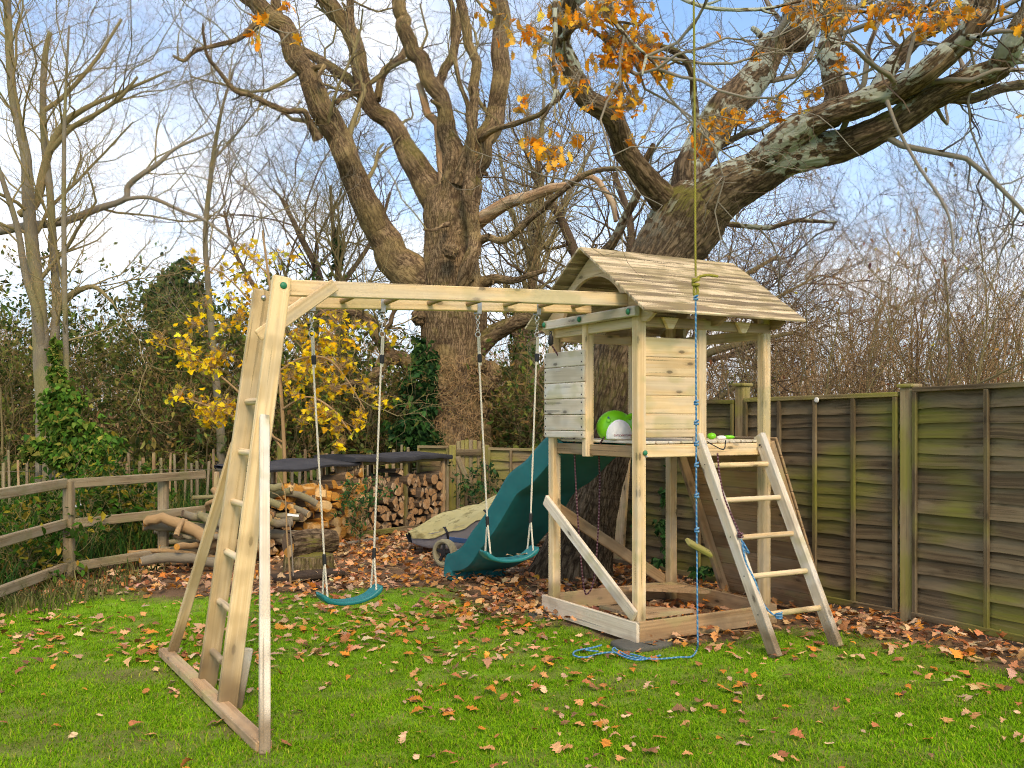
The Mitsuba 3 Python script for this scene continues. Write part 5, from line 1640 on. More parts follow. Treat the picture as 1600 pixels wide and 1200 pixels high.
ORANGE = [(.95, .44, .03), (.90, .36, .02), (.96, .54, .07), (.78, .28, .02), (.94, .48, .08)]
oc = [(865, 25, 6.9, 14, .6), (905, 40, 7.0, 16, .8), (948, 20, 6.8, 22, 1.6), (985, 10, 6.9, 18, 1.2), (960, 65, 7, 18, 1.5), (990, 95, 7, 22, 2.6), (1008, 75, 7, 16, 1.6), (1030, 118, 7, 10, .9), (970, 150, 7, 16, 1.3), (950, 100, 7, 14, .8), (985, 170, 7, 12, .4),
      (825, 55, 6.7, 20, .5), (800, 50, 6.7, 14, .3), (845, 75, 6.7, 16, .5), (838, 228, 6.7, 16, .9), (862, 245, 6.7, 12, .6), (812, 175, 6.7, 8, .25), (822, 160, 6.7, 8, .3), (905, 220, 6.8, 6, .2), (918, 168, 6.8, 6, .2), (900, 135, 6.8, 12, .5), (868, 110, 6.7, 10, .3),
      (1100, 225, 7.6, 14, 1.0), (1095, 245, 7.6, 8, .5), (1152, 185, 7.8, 11, .5), (1110, 200, 7.8, 12, .4), (1140, 178, 7.8, 10, .3), (1265, 152, 7.6, 10, .5), (1318, 100, 7.4, 10, .4), (1215, 160, 7.8, 9, .3), (1210, 180, 7.8, 6, .2), (1030, 205, 7, 12, .2), (990, 225, 7, 10, .15),
      (1255, 20, 7.3, 16, .8), (1310, 22, 7.2, 18, 1.2), (1302, 40, 7.2, 10, .6), (1385, 18, 7.1, 22, 1.2), (1420, 15, 7.1, 18, 1.0), (1465, 35, 7.0, 14, .9), (1480, 15, 7, 14, .5), (1440, 55, 7, 8, .3), (1525, 20, 7, 14, .3), (1395, 68, 7.1, 5, .15), (1595, 40, 6.8, 8, .2), (1598, 180, 6.8, 4, .1), (1130, 60, 7, 10, .12), (1180, 90, 7, 8, .1)]
pos, c = leafy(OAK2, 'leaf', oc, 820, .098, ORANGE, OAK_T, 71)
sprigs(OAK2, pos, c, 0, 5)
oc1 = [(405, 28, 6.2, 5, 1.), (448, 12, 6.2, 6, 1.2), (395, 60, 6.2, 9, .7), (465, 62, 6.2, 5, .6), (738, 215, 9, 3, .3), (765, 10, 7, 10, 1), (750, 35, 7, 6, .4), (790, 30, 7, 14, .6)]
pos, c = leafy(OAK1, 'leaf', oc1, 34, .105, ORANGE, OAK_T, 72)
P = [spline([at(355, -40, 6.2), at(368, 5, 6.2), at(400, 28, 6.2), at(452, 52, 6.2), at(490, 28, 6.2), at(560, 6, 6.2)], 24), spline([at(452, 52, 6.2), at(440, 65, 6.2), at(432, 75, 6.2)], 24), spline([at(440, -30, 6.2), at(446, 0, 6.2), at(450, 15, 6.2)], 24)]
part(OAK1, 'hanging_twig', tubes(np.array(P), np.broadcast_to(np.linspace(.006, .003, 24), (3, 24)), 5), 'twig_grey', smooth=True)


# ---------------------------------------------------------------- ivy and evergreen foliage
IVYPAL = [(.035, .09, .025), (.045, .12, .035), (.065, .15, .04), (.028, .075, .03), (.085, .18, .06)]
BRIGHT = [(.09, .20, .025), (.13, .25, .035), (.06, .14, .025), (.19, .27, .05), (.28, .28, .06)]


def ivy_cloud(key, name, blobs, n, size, pal, seed, tmpl=None, depth=.5):
    """leaves on the visible skin of lumpy volumes: blobs of (px, py, Y, rx px, ry px)"""
    g = np.random.default_rng(seed)
    b = np.array(blobs, float)
    w = b[:, 3] * b[:, 4]
    k = g.choice(len(b), n, p=w / w.sum())
    d = unit(g.normal(size=(n, 3)))
    r = (.35 + .65 * g.random(n) ** .5) * (1 + .25 * g.normal(size=n))
    sc = b[k, 2] / FOC
    pos = np.stack([(b[k, 0] - CX) * sc, b[k, 2], EYE - (b[k, 1] - HORIZON) * sc], 1) + d * r[:, None] * np.stack([b[k, 3] * sc, (b[k, 3] * sc * depth), b[k, 4] * sc], 1)
    pos[:, 2] = np.maximum(pos[:, 2], .02)
    yaw = np.arctan2(d[:, 1], d[:, 0]) + .6 * g.normal(size=n)
    M = rotmats(yaw, .7 + .5 * g.normal(size=n), .5 * g.normal(size=n))
    clump = meshkit.noise(pos * 3.1, 5)[:, None]
    kp = meshkit.fbm(pos * 2.6, 3, seed=seed + 40) > .40
    pos, M, clump = pos[kp], M[kp], clump[kp]
    n = len(pos)
    part(key, name, scatter(tmpl or IVY_T, pos, M, size * (.6 + .8 * g.random(n)), pick_colors(pal, n, g, .2) * (.65 + .7 * clump), seed), 'leaf', smooth=True, kind='stuff')


key = thing('ivy', 'dark green ivy climbing the left side of the massive oak trunk', 'ivy')
ivy_cloud(key, 'leaves', [(655, 580, 15.6, 16, 34), (650, 625, 15.5, 26, 36), (640, 670, 15.4, 34, 30), (665, 690, 15.4, 24, 16), (660, 550, 15.7, 10, 20), (676, 600, 15.42, 10, 50)], 3000, .11, IVYPAL, 3)
key = thing('ivy', 'thin ivy strand climbing the fence panel seen below the tower deck', 'ivy')
ivy_cloud(key, 'leaves', [(1038, 800, 9.0, 7, 60), (1032, 825, 8.95, 12, 14), (1036, 880, 8.9, 16, 10), (1100, 895, 8.6, 22, 8), (990, 760, 9.5, 6, 60)], 330, .065, IVYPAL, 31)


def ivy_trunk(label, rows, Y, blobs, n, seed):
    key = thing('ivy_clad_tree', label, 'tree')
    lp = limb_pts(rows, Y)
    lp = np.vstack([lp[0] * np.array([1, 1, 0, 1.12]) - np.array([0, 0, .08, 0]), lp])
    sp = spline(lp, 40)
    part(key, 'trunk', bark_tube(sp[:, :3], sp[:, 3], 16, .1, .01, seed, .05), 'oak_bark', smooth=True)
    ivy_cloud(key, 'leaves', blobs, n, .13, IVYPAL, seed + 1)
    P0, R0 = resample([(sp[:, :3], sp[:, 3])], 20)
    P1, R1 = grow(P0, R0, 40, 1.7, .8, 8, wig=.22, up=.1, tmin=.4, rr=.35, seed=seed + 2, rmin=.01)
    P2, R2 = grow(P1, R1, 500, .8, .8, 6, wig=.25, up=.05, rr=.5, seed=seed + 3, rmin=.004)
    P3, R3 = grow(P2, R2, 2000, .35, .8, 4, wig=.25, up=.03, rr=.6, seed=seed + 4, rmin=.003)
    part(key, 'branches', cat([tubes(P1, R1, 5), tubes(P2, R2, 3), tubes(P3, R3, 3)]), 'twig_olive', kind='stuff')


ivy_trunk('ivy covered slim trunk right of the massive oak, beyond the low fence', [(806, 720, 20, 0), (808, 640, 18, 0), (812, 560, 17, 0), (820, 500, 15, 0), (832, 440, 13, 0), (840, 380, 11, 0), (846, 300, 8, 0), (838, 230, 6, 0)], 19, [(806, 690, 19, 18, 40), (808, 620, 19, 15, 50), (814, 545, 19, 15, 45), (822, 500, 19, 12, 25), (800, 700, 18.8, 22, 20)], 2600, 301)
ivy_trunk('ivy covered slim trunk rising behind the yellow leaved sapling', [(562, 740, 18, 0), (552, 640, 16, 0), (543, 560, 14, 0), (534, 480, 12, 0), (527, 410, 9, 0), (520, 350, 6, 0), (516, 290, 4, 0)], 18.5, [(552, 620, 18.5, 18, 60), (542, 540, 18.5, 16, 50), (533, 470, 18.5, 12, 40), (528, 410, 18.5, 8, 35), (525, 380, 18.5, 5, 20)], 2600, 311)


# ---------------------------------------------------------------- bare trees
def bare_tree(label, Y, stems, seed, dens, mats=('pale_bark', 'twig_olive', 'twig_brown'), L=(2.0, 1.0, .5, .25), name='bare_tree', rmin=(.010, .005, .0022, .0016), up=.06, tmin=.2, wig=.24, k3=3):
    key = thing(name, label, 'tree')
    prs = []
    for q, rows in enumerate(stems):
        m, rows = (rows[0], rows[1:]) if isinstance(rows[0], str) else (mats[0], rows)
        lp = limb_pts(rows, Y)
        if q == 0 and lp[0, 2] > .05:
            lp = np.vstack([lp[0] * np.array([1, 1, 0, 1.12]) - np.array([0, 0, .08, 0]), lp])
        ln = np.linalg.norm(np.diff(lp[:, :3], axis=0), axis=1).sum()
        n = max(14, int(ln / .09))
        sp = spline(lp, n)
        bt = bark_tube(sp[:, :3], np.maximum(sp[:, 3], .004), int(np.clip(lp[:, 3].max() * 160, 8, 26)), .10, .004, seed + q, .05)
        part(key, 'trunk' if q == 0 else 'stem', bt, m, smooth=True)
        prs.append((sp[:, :3], sp[:, 3]))
    P0, R0 = resample(prs, 30)
    P1, R1 = grow(P0, R0, dens[0], L[0], .8, 9, wig=wig * .8, up=up, tmin=tmin, rr=.32, seed=seed + 1, rmin=rmin[0])
    P2, R2 = grow(P1, R1, dens[1], L[1], .75, 7, wig=wig, up=up, tmin=.1, rr=.5, seed=seed + 2, rmin=rmin[1])
    P3, R3 = grow(P2, R2, dens[2], L[2], .75, 5, wig=wig, up=up * .5, tmin=.1, rr=.45, seed=seed + 3, rmin=rmin[2])
    P4, R4 = grow(P3, R3, dens[3], L[3], .75, 4, wig=wig, up=up * .5, tmin=.1, rr=.7, seed=seed + 4, rmin=rmin[3], taper=.6)
    part(key, 'branches', cat([tubes(P1, R1, 6), tubes(P2, R2, 4)]), mats[1], smooth=True, kind='stuff')
    part(key, 'twigs', cat([tubes(P3, R3, k3), tubes(P4, R4, 3)]), mats[2], kind='stuff')
    return key


YL = 14.5
bare_tree('pale many stemmed bare tree at the far left with mossy limbs', YL, [
    [(72, 640, 30, 0), (66, 575, 26, 0), (62, 500, 22, 0), (57, 440, 21, 0), (50, 380, 20, 0), (44, 310, 18, 0), (41, 250, 16, 0), (31, 200, 14, 0), (20, 150, 13, 0), (15, 80, 12, 0), (12, 20, 11, 0), (8, -40, 10, 0)],
    [(70, 640, 14, 0), (76, 600, 15, 0), (84, 540, 14, .1), (88, 470, 13, .1), (84, 400, 12, .2), (78, 300, 11, .2), (70, 230, 11, .3), (67, 160, 10, .3), (70, 90, 9, .3), (78, 50, 7, .3)],
    [(64, 540, 14, -.05), (58, 490, 13, -.15), (40, 430, 11, -.3), (28, 360, 9, -.4), (10, 300, 8, -.5), (-10, 240, 6, -.6)],
    ['twig_grey', (-30, 365, 16, .6), (0, 360, 15, .5), (50, 352, 13, .4), (100, 346, 12, .3), (150, 327, 11, .2), (195, 311, 9, .1), (200, 291, 9, .1), (222, 272, 8, 0), (247, 256, 7, 0), (276, 231, 5, 0), (334, 206, 3, 0)],
    ['twig_grey', (190, 312, 7, .1), (225, 308, 6, 0), (250, 314, 6, 0), (285, 330, 5, -.1), (318, 343, 5, -.1), (350, 366, 4, -.2), (390, 398, 3, -.3)],
    ['twig_olive', (30, 335, 12, .2), (56, 318, 13, .2), (68, 268, 13, .2), (80, 228, 11, .1), (100, 194, 10, .1), (132, 170, 8, 0), (178, 149, 6, 0), (262, 112, 3, -.1)],
    ['twig_olive', (80, 235, 8, .1), (112, 200, 8, 0), (150, 178, 7, -.1), (188, 152, 6, -.2), (215, 120, 4, -.2)],
    ['twig_olive', (66, 175, 8, .3), (100, 150, 7, .3), (145, 100, 6, .3), (165, 70, 5, .3), (190, 30, 4, .3)],
    ['twig_olive', (84, 490, 13, .3), (105, 466, 11, .2), (127, 452, 9, .1), (150, 449, 7, 0), (177, 474, 4, 0)],
], 401, (60, 380, 1700, 2600))
bare_tree('slender straight pale stem rising through the ivy at the left', 13.6, [[(104, 600, 9, 0), (102, 500, 8.5, 0), (100, 383, 8, 0), (100, 233, 6.5, 0), (103, 133, 4.5, 0), (108, 40, 3, 0)]], 411, (14, 90, 400, 900), L=(1.0, .6, .35, .2))
bare_tree('thin leaning pale birch like tree between ladder and left trees', 15.5, [[(345, 680, 13, 0), (338, 600, 12, 0), (331, 517, 11, 0), (324, 430, 9, 0), (321, 360, 8, 0), (332, 255, 7, 0), (344, 183, 5, 0), (358, 130, 3, 0)], ['twig_grey', (333, 250, 4, 0), (365, 215, 3, .1), (410, 160, 2, .2)], ['twig_grey', (330, 280, 3, 0), (350, 220, 2.5, -.2), (395, 300, 2, -.3), (420, 370, 2, -.4)]], 421, (24, 110, 360, 420), L=(1.8, .9, .45, .22), mats=('pale_bark', 'twig_grey', 'twig_grey'), up=.12)
bare_tree('tall bare tree with grey stem between the two oaks', 24, [[(835, 640, 20, 0), (833, 560, 18, 0), (832, 470, 15, 0), (834, 380, 13, 0), (836, 310, 11, 0), (845, 230, 8, 0), (850, 150, 5, 0)], [(834, 420, 9, 0), (800, 330, 7, .3), (780, 240, 5, .5)], [(834, 400, 9, 0), (890, 300, 7, .3), (930, 220, 5, .5)]], 431, (36, 240, 900, 1100), L=(3.2, 1.7, .9, .45), mats=('pale_bark', 'twig_grey', 'twig_grey'), rmin=(.018, .009, .0035, .0026))
bare_tree('wide bare tree filling the sky behind the tower roof', 19, [[(960, 640, 26, 0), (940, 560, 22, 0), (920, 470, 19, 0), (900, 400, 16, 0), (870, 330, 12, 0), (830, 270, 7, 0)], [(930, 520, 17, 0), (975, 430, 14, .3), (985, 350, 11, .5), (960, 270, 7, .7)], [(940, 560, 13, 0), (1010, 500, 11, -.2), (1080, 470, 8, -.4), (1150, 440, 5, -.6)], [(950, 600, 13, 0), (1050, 560, 11, -.2), (1120, 560, 8, -.4), (1200, 530, 5, -.6)]], 441, (60, 380, 1300, 1500), L=(2.6, 1.4, .75, .38), mats=('twig_dark', 'twig_dark', 'twig_dark'), rmin=(.014, .007, .003, .0022), up=.03, wig=.3)
bare_tree('gnarled dark bare tree behind the monkey bars and yellow sapling', 21, [[(470, 680, 22, 0), (480, 600, 18, 0), (490, 520, 15, 0), (500, 440, 12, 0), (470, 370, 9, 0), (440, 310, 6, 0)], [(490, 500, 10, 0), (545, 430, 8, .2), (590, 360, 6, .4), (610, 300, 4, .5)], [(485, 560, 10, 0), (420, 480, 8, .2), (370, 400, 6, .4), (350, 330, 4, .5)]], 451, (40, 220, 700, 800), L=(2.8, 1.5, .8, .4), mats=('twig_dark', 'twig_dark', 'twig_dark'), rmin=(.014, .007, .003, .0022), wig=.3)
bare_tree('low spreading bare branches reaching right behind the tower posts', 12.5, [[(1010, 700, 20, 0), (1040, 600, 16, 0), (1100, 555, 13, -.2), (1170, 535, 9, -.4), (1240, 520, 5, -.6)], [(1030, 620, 12, 0), (1090, 640, 9, 0), (1160, 600, 7, 0), (1210, 610, 4, 0)], [(1045, 590, 13, 0), (1080, 500, 10, .2), (1150, 440, 8, .4), (1215, 400, 5, .6)], [(1080, 500, 8, .2), (1140, 480, 7, .2), (1200, 470, 5, .2), (1280, 430, 3, .2)]], 461, (46, 320, 1200, 1500), L=(1.5, .9, .5, .28), mats=('twig_olive', 'twig_dark', 'twig_brown'), wig=.3, name='bare_tree')


# ---------------------------------------------------------------- shrubs
def shrub(label, px, Y, h, w, ns, dens, seed, mats=('twig_olive', 'twig_brown'), leaves=0, pal=None, size=.07, L=(1.0, .5, .25), lean=.25, tmpl=None, name='bare_shrub', catg='shrub', depth=1.0, rmin=(.005, .003, .0019), r0=.018):
    key = thing(name, label, catg)
    g = np.random.default_rng(seed)
    c = V3((px - CX) * Y / FOC, Y, 0)
    P = np.zeros((ns, 10, 3))
    P[:, 0] = c + np.stack([w * .35 * g.normal(size=ns), depth * .35 * g.normal(size=ns), 0 * np.arange(ns)], 1)
    d = unit(np.stack([lean * g.normal(size=ns), lean * g.normal(size=ns), np.ones(ns)], 1))
    st = (h * (.5 + .5 * g.random(ns)) / 9)[:, None]
    for k in range(1, 10):
        d = unit(d + .13 * g.normal(size=(ns, 3)) + V3(0, 0, .04))
        P[:, k] = P[:, k - 1] + d * st
    R = (r0 * (.5 + g.random(ns)))[:, None] * np.linspace(1, .25, 10)
    P1, R1 = grow(P, R, dens[0], L[0], .6, 7, wig=.22, up=.06, tmin=.12, rr=.5, seed=seed + 1, rmin=rmin[0])
    P2, R2 = grow(P1, R1, dens[1], L[1], .7, 5, wig=.25, up=.04, rr=.6, seed=seed + 2, rmin=rmin[1])
    P3, R3 = grow(P2, R2, dens[2], L[2], .7, 4, wig=.25, up=.03, rr=.7, seed=seed + 3, rmin=rmin[2])
    part(key, 'stems', cat([tubes(P, R, 6), tubes(P1, R1, 4)]), mats[0], smooth=True, kind='stuff')
    part(key, 'twigs', cat([tubes(P2, R2, 3), tubes(P3, R3, 3)]), mats[1], kind='stuff')
    if leaves:
        Q = np.concatenate([P2[:, 2:].reshape(-1, 3), P3[:, 1:].reshape(-1, 3)])
        q = Q[g.integers(0, len(Q), leaves)] + .03 * g.normal(size=(leaves, 3))
        q[:, 2] = np.maximum(q[:, 2], .03)
        M = rotmats(g.random(leaves) * 6.283, .4 + .6 * g.normal(size=leaves), .5 * g.normal(size=leaves))
        part(key, 'leaves', scatter(tmpl or SIMPLE_T, q, M, size * (.6 + .8 * g.random(leaves)), pick_colors(pal, leaves, g, .2) * (.6 + .8 * meshkit.noise(q * 1.7, 8)[:, None]), seed + 5), 'leaf', smooth=True, kind='stuff')
    return key


# bare brown thicket beyond the boundary fence
for k, (px, Yv, h, w, lab, ns, dn) in enumerate([
        (1140, 13.0, 3.6, 1.5, 'tangled bare brown shrub just right of the tower roof', 12, (80, 420, 900)),
        (1245, 11.5, 3.9, 1.3, 'tall bare twiggy shrub behind the tower ladder fence', 14, (95, 560, 1300)),
        (1330, 12.5, 4.4, 1.5, 'upright bare shrub above the mossy fence panel', 14, (95, 560, 1300)),
        (1425, 11.0, 4.0, 1.4, 'dense bare shrub behind the mossy capped fence post', 14, (95, 560, 1300)),
        (1510, 11.8, 4.3, 1.5, 'tall reddish bare shrub above the right fence panel', 14, (95, 560, 1300)),
        (1600, 10.5, 4.2, 1.3, 'bare shrub with red brown leaves at the right edge', 14, (95, 560, 1300)),
        (1680, 11.5, 4.6, 1.6, 'bare shrub partly outside the right edge', 12, (80, 420, 900))]):
    key = shrub(lab, px, Yv, h, w, ns, dn, 500 + 10 * k, mats=('twig_olive' if k % 2 else 'twig_brown', 'twig_brown' if k % 3 else 'twig_dark'), leaves=60, pal=[(.30, .10, .05), (.42, .20, .06), (.5, .4, .05)], size=.06, L=(1.3, .65, .32), lean=.2)
for k, (px, py, Yv, sp_) in enumerate([(1585, 560, 10.4, 16), (1345, 270, 11, 4)]):
    pass

# undergrowth beyond the paling fence, left
GREENS = [(.13, .20, .04), (.17, .23, .05), (.085, .14, .04), (.24, .27, .06), (.30, .25, .07), (.26, .17, .06)]
DARKG = [(.07, .12, .04), (.095, .155, .05), (.14, .19, .05), (.20, .20, .05)]
OLIVE = [(.24, .28, .06), (.30, .30, .07), (.17, .22, .05), (.38, .33, .10), (.14, .18, .045)]
for k, (px, Yv, h, w, lab, pal, nl, sz) in enumerate([
        (-40, 16.5, 3.5, 2.4, 'dense brown green thicket at the far left edge', OLIVE, 3800, .085),
        (70, 17.5, 3.4, 2.4, 'dark tangled bramble thicket behind the pale tree', DARKG, 4200, .09),
        (170, 17, 3.5, 2.2, 'olive brown bramble thicket left of the yellow sapling', OLIVE, 4600, .085),
        (265, 17.5, 3.6, 2.2, 'dark evergreen thicket behind the yellow sapling', DARKG, 4800, .085),
        (355, 17, 3.2, 2.2, 'shady green thicket behind the leaning ladder', GREENS, 4600, .085),
        (455, 17.5, 2.9, 2.2, 'dark green thicket behind the first swing', DARKG, 4600, .085),
        (555, 17, 2.6, 2.2, 'mixed green thicket behind the wood store', GREENS, 4400, .085),
        (640, 17.5, 2.0, 2.0, 'low dark thicket at the foot of the massive oak', DARKG, 2600, .085),
        (790, 17, 2.1, 1.8, 'green thicket beyond the low mossy fence', GREENS, 3800, .08),
        (870, 17.5, 2.3, 2.0, 'green thicket behind the slide and tower post', DARKG, 3600, .085),
        (985, 16.5, 1.9, 1.8, 'green thicket behind the oak trunk and tower', GREENS, 2600, .085)]):
    shrub(lab, px, Yv, h, w, 22, (160, 700, 1500), 700 + 10 * k, mats=('twig_olive', 'twig_olive' if k % 2 else 'twig_brown'), leaves=int(nl * 1.25), pal=pal, size=sz * 1.15, L=(1.1, .6, .3), lean=.28, name='thicket_shrub')
# evergreen crown far back left
key = thing('evergreen_tree', 'dark evergreen conifer rising behind the left thicket', 'tree')
lp = limb_pts([(283, 752, 17, 0), (282, 690, 16, 0), (280, 560, 13, 0), (279, 470, 9, 0), (277, 412, 4, 0)], 24)
sp = spline(lp, 24)
part(key, 'trunk', bark_tube(sp[:, :3], sp[:, 3], 12, .1, .01, 3, .05), 'oak_bark', smooth=True)
ivy_cloud(key, 'crown', [(282, 600, 24, 60, 60), (280, 530, 24, 52, 45), (272, 470, 24, 40, 40), (285, 435, 24, 22, 28), (305, 470, 24, 24, 30), (240, 480, 24, 20, 30)], 7000, .19, [(.09, .14, .05), (.12, .17, .06), (.07, .115, .045)], 811, SIMPLE_T)
key = thing('leafy_creeper', 'bright green leafy creeper mound climbing the pale tree at the left', 'creeper')
ivy_cloud(key, 'leaves', [(90, 585, 13.3, 14, 30), (100, 630, 13.2, 34, 26), (78, 660, 13.2, 20, 22), (120, 672, 13, 44, 30), (122, 715, 12.9, 50, 28), (165, 700, 12.9, 30, 18), (85, 555, 13.4, 9, 24), (140, 640, 13.1, 18, 16), (60, 705, 13, 26, 18)], 5200, .085, BRIGHT, 821)
# far woodland closing the horizon
labels['far_woodland'] = {'label': 'distant hazy mass of bare woodland closing the horizon', 'category': 'woodland', 'kind': 'stuff'}
g = np.random.default_rng(88)
n = 1500
xw = -34 + 66 * g.random(n)
yw = 32 + 14 * g.random(n)
P = np.zeros((n, 7, 3))
P[:, 0] = np.stack([xw, yw, 0 * xw], 1)
d = unit(np.stack([.18 * g.normal(size=n), .18 * g.normal(size=n), np.ones(n)], 1))
hh = (2.2 + 3.6 * g.random(n) * (.5 + .8 * meshkit.noise(np.stack([xw * .15, 0 * xw, 0 * xw], -1), 4)))[:, None] / 6
for k in range(1, 7):
    d = unit(d + .1 * g.normal(size=(n, 3)))
    P[:, k] = P[:, k - 1] + d * hh
R = (.05 * (.4 + g.random(n)))[:, None] * np.linspace(1, .3, 7)
P1, R1 = grow(P, R, 6000, 1.6, .7, 5, wig=.2, up=.08, tmin=.15, rr=.5, seed=881, rmin=.014)
P2, R2 = grow(P1, R1, 15000, .8, .7, 4, wig=.2, up=.05, rr=.6, seed=882, rmin=.010)
part('far_woodland', '', cat([tubes(P, R, 4), tubes(P1, R1, 3), tubes(P2, R2, 3)]), 'twig_brown')
labels['undergrowth'] = {'label': 'low mixed green and brown undergrowth along the wood edge', 'category': 'undergrowth', 'kind': 'stuff'}
n = 16000
xw = -14 + 24 * g.random(n)
yw = 15.3 + 9 * g.random(n) ** 1.3
zw = 1.25 * g.random(n) ** 1.2 * (.6 + .7 * meshkit.noise(np.stack([xw * .8, yw * .8, 0 * xw], -1), 6))
pos = np.stack([xw, yw, zw + .03], 1)
part('undergrowth', '', scatter(SIMPLE_T, pos, rotmats(g.random(n) * 6.283, .5 + .6 * g.normal(size=n), .6 * g.normal(size=n)), .16 * (.6 + .8 * g.random(n)), pick_colors(DARKG + OLIVE, n, g, .25), 5), 'leaf', smooth=True)

# ---------------------------------------------------------------- garden strip behind the rail fence: long grass and leafy plants
labels['long_grass'] = {'label': 'tufts of long arching grass behind the rail fence', 'category': 'grass', 'kind': 'stuff'}


def long_grass(n, x0, x1, y0, y1, h0, h1, pal, seed, fn=None):
    g = np.random.default_rng(seed)
    cx, cy = x0 + (x1 - x0) * g.random(n // 14), y0 + (y1 - y0) * g.random(n // 14)
    k = g.integers(0, len(cx), n)
    x, y = cx[k] + .09 * g.normal(size=n), cy[k] + .09 * g.normal(size=n)
    if fn is not None:
        s_ = fn(x, y)
        x, y = x[s_], y[s_]
        n = len(x)
    h = h0 + (h1 - h0) * g.random(n)
    th = g.random(n) * 6.283
    lean = h * (.2 + .8 * g.random(n))
    t = np.linspace(0, 1, 5)[None, :]
    P = np.stack([x[:, None] + np.cos(th)[:, None] * lean[:, None] * t ** 1.8, y[:, None] + np.sin(th)[:, None] * lean[:, None] * t ** 1.8, h[:, None] * (t - .38 * t ** 3 * (lean / h)[:, None])], -1)
    w = (.004 + .005 * g.random(n))[:, None] * (1 - t ** 2)
    sd = np.stack([-np.sin(th), np.cos(th), 0 * th], -1)[:, None]
    v = np.stack([P - sd * w[..., None], P + sd * w[..., None]], 2).reshape(-1, 3)
    f0 = np.concatenate([np.array([[0, 1, 3], [0, 3, 2]]) + 2 * q for q in range(4)])
    f = (f0[None] + (np.arange(n) * 10)[:, None, None]).reshape(-1, 3)
    return {'v': v, 'f': f, 'c': np.repeat(pick_colors(pal, n, g, .18), 10, 0)}


def left_of_rail(x, y):
    return (x < -3.5 - .0 * y) & ((y < 9.0) * (x < -4.22) + (y >= 9.0) * (x < -4.22 + (y - 9) * .62)).astype(bool)


LG = [(.04, .11, .02), (.06, .14, .03), (.09, .17, .03), (.20, .19, .05), (.04, .09, .025)]
lgm = cat([long_grass(9000, -8.5, -3.4, 9.0, 13.0, .25, .62, LG, 91, left_of_rail), long_grass(5000, -7.5, -2.4, 11.2, 13.5, .35, .75, LG, 92), long_grass(2600, -6.0, -4.2, 7.0, 9.5, .2, .5, LG + [(.34, .27, .06)], 93, left_of_rail),
           long_grass(900, -4.3, -3.5, 7.4, 9.9, .06, .2, [(.12, .15, .04), (.22, .19, .08)], 94), long_grass(6000, -9.5, -1.2, 13.9, 15.6, .4, .9, LG, 95)])
part('long_grass', '', lgm, 'blade', smooth=True)
LEAFG = [(.045, .12, .015), (.07, .16, .02), (.05, .10, .02), (.30, .24, .03)]
for k, (px, Yv, h, w, lab, nl) in enumerate([(60, 9.6, .55, .8, 'bushy green garden plant behind the rail fence near the left edge', 900), (150, 10.8, .9, .7, 'leafy green plant with yellowing leaves behind the rail fence', 1300), (180, 11.6, .75, .7, 'dark green low bush behind the second fence post', 1200), (20, 8.7, .32, .6, 'low green leafed plant at the left rail fence', 700)]):
    shrub(lab, px, Yv, h, w, 16, (60, 160, 260), 860 + 10 * k, leaves=nl, pal=LEAFG, size=.075, L=(.35, .2, .1), name='garden_plant', catg='plant', depth=.6, r0=.006, rmin=(.003, .002, .0015), mats=('twig_olive', 'twig_olive'))
key = shrub('small dark green shrub growing in front of the wood store', 563, 11.6, .66, .16, 7, (30, 70, 90), 905, leaves=420, pal=IVYPAL, size=.06, L=(.25, .14, .08), name='garden_plant', catg='plant', depth=.3, r0=.006, rmin=(.003, .002, .0015))
key = shrub('straggly dark creeper beside the latch post of the garden gate', 752, 13.2, .7, .3, 8, (30, 80, 100), 915, leaves=320, pal=IVYPAL, size=.07, L=(.3, .15, .08), name='garden_plant', catg='plant', depth=.2, r0=.006, rmin=(.003, .002, .0015))

# ---------------------------------------------------------------- yellow leaved sapling
key = thing('yellow_sapling', 'young sapling hung with bright yellow leaves behind the ladder frame', 'tree')
YS = 12.4
stems = [[(446, 800, 7, 0), (444, 700, 6, 0), (438, 600, 6, 0), (428, 500, 5, 0), (418, 420, 4, 0), (410, 360, 3, 0)],
         [(440, 700, 4, 0), (380, 620, 3.5, -.1), (320, 570, 3, -.2), (270, 545, 2, -.3), (235, 532, 1.5, -.3)],
         [(440, 690, 4, 0), (385, 660, 3, -.3), (340, 640, 3, -.4), (290, 622, 2, -.5)],
         [(436, 580, 4, 0), (470, 560, 3, -.1), (510, 560, 3, -.2), (540, 590, 2, -.3), (570, 640, 1.5, -.3)],
         [(440, 640, 4, 0), (480, 620, 3, -.2), (520, 640, 3, -.3), (550, 680, 1.5, -.4)],
         [(430, 520, 4, 0), (390, 470, 3, .1), (350, 430, 2, .2), (300, 405, 1.5, .3)],
         [(428, 500, 4, 0), (470, 470, 3, .2), (510, 490, 2, .3), (540, 520, 1.5, .3)],
         [(420, 430, 3, 0), (390, 400, 2, 0), (375, 380, 1.5, 0)]]
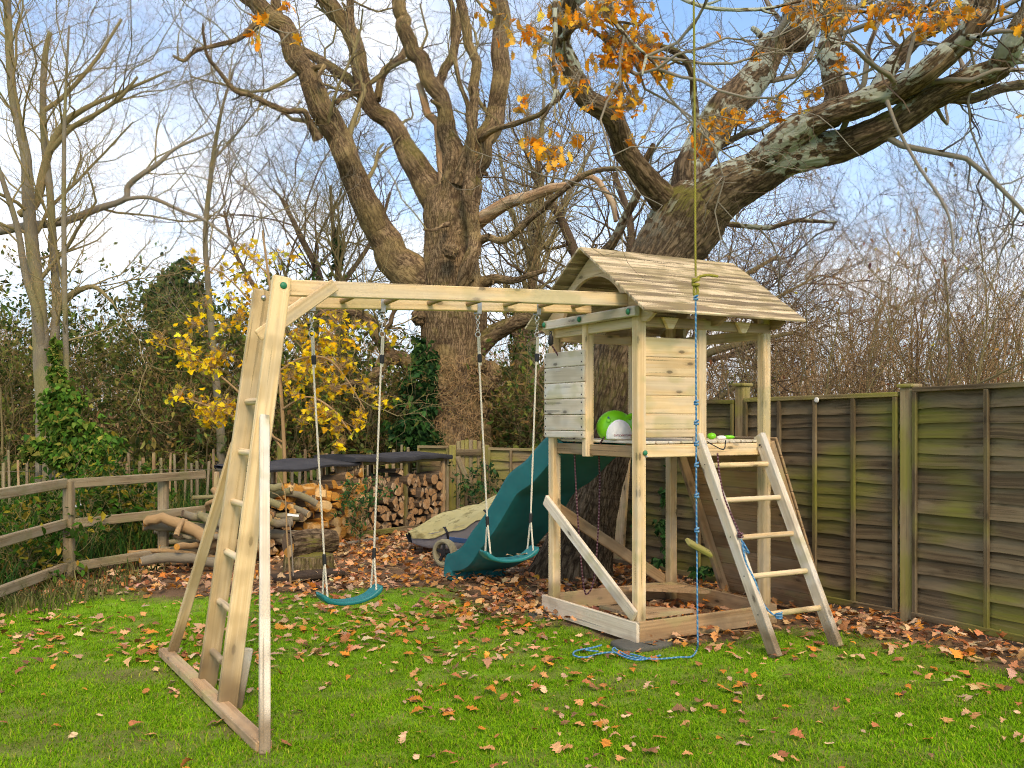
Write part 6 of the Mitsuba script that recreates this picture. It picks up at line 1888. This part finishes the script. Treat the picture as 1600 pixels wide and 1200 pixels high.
for q, rows in enumerate(stems):
    sp = spline(limb_pts(rows, YS), 24)
    part(key, 'stem' if q == 0 else 'branch', tube(sp[:, :3], sp[:, 3], 7), 'twig_brown', smooth=True)
YEL = [(.96, .68, .015), (.94, .58, .012), (.97, .76, .06), (.90, .66, .03), (.84, .48, .02)]
yc = [(250, 530, YS - .3, 12, .7), (285, 545, YS - .3, 14, 1.0), (300, 565, YS - .3, 14, 1.2), (330, 575, YS - .2, 14, 1.2), (345, 560, YS - .2, 14, 1), (280, 620, YS - .4, 10, .5), (300, 625, YS - .4, 10, .5), (320, 635, YS - .4, 14, 1.0), (335, 650, YS - .4, 16, 1.6), (355, 640, YS - .3, 14, 1.4), (325, 660, YS - .4, 8, .6), (350, 515, YS, 14, .7), (305, 510, YS, 12, .5), (320, 480, YS, 14, .6),
      (360, 470, YS, 16, .9), (385, 440, YS + .1, 16, 1), (400, 410, YS + .1, 16, .9), (380, 390, YS + .1, 14, .6), (345, 425, YS + .1, 14, .5), (300, 405, YS + .2, 10, .4), (410, 470, YS, 14, .6), (375, 500, YS, 12, .6), (450, 400, YS + .2, 16, .4),
      (465, 525, YS, 18, 1.3), (490, 545, YS, 18, 1.5), (515, 530, YS, 16, 1.4), (500, 570, YS - .1, 18, 1.8), (530, 575, YS - .2, 16, 1.4), (480, 580, YS - .1, 16, 1.1), (545, 540, YS, 12, .7), (520, 610, YS - .2, 14, 1.2), (455, 590, YS - .1, 12, .7), (490, 640, YS - .2, 14, 1.2), (515, 650, YS - .3, 12, 1.1), (530, 670, YS - .3, 10, .8), (535, 695, YS - .3, 6, .4), (575, 615, YS - .2, 14, .7), (565, 650, YS - .3, 8, .5), (555, 670, YS - .3, 8, .4), (595, 630, YS - .3, 10, .4), (460, 620, YS - .2, 12, .6), (475, 660, YS - .2, 8, .5), (525, 500, YS + .1, 16, .8), (560, 510, YS + .1, 14, .4), (610, 530, YS, 10, .2), (500, 480, YS + .1, 16, .5), (75, 690, 10.5, 6, .15)]
pos, c = leafy(key, 'leaf', yc, 1150, .094, YEL, MAPLE_T, 95)
sprigs(key, pos, c, 0, 6, .003, 'twig_brown')
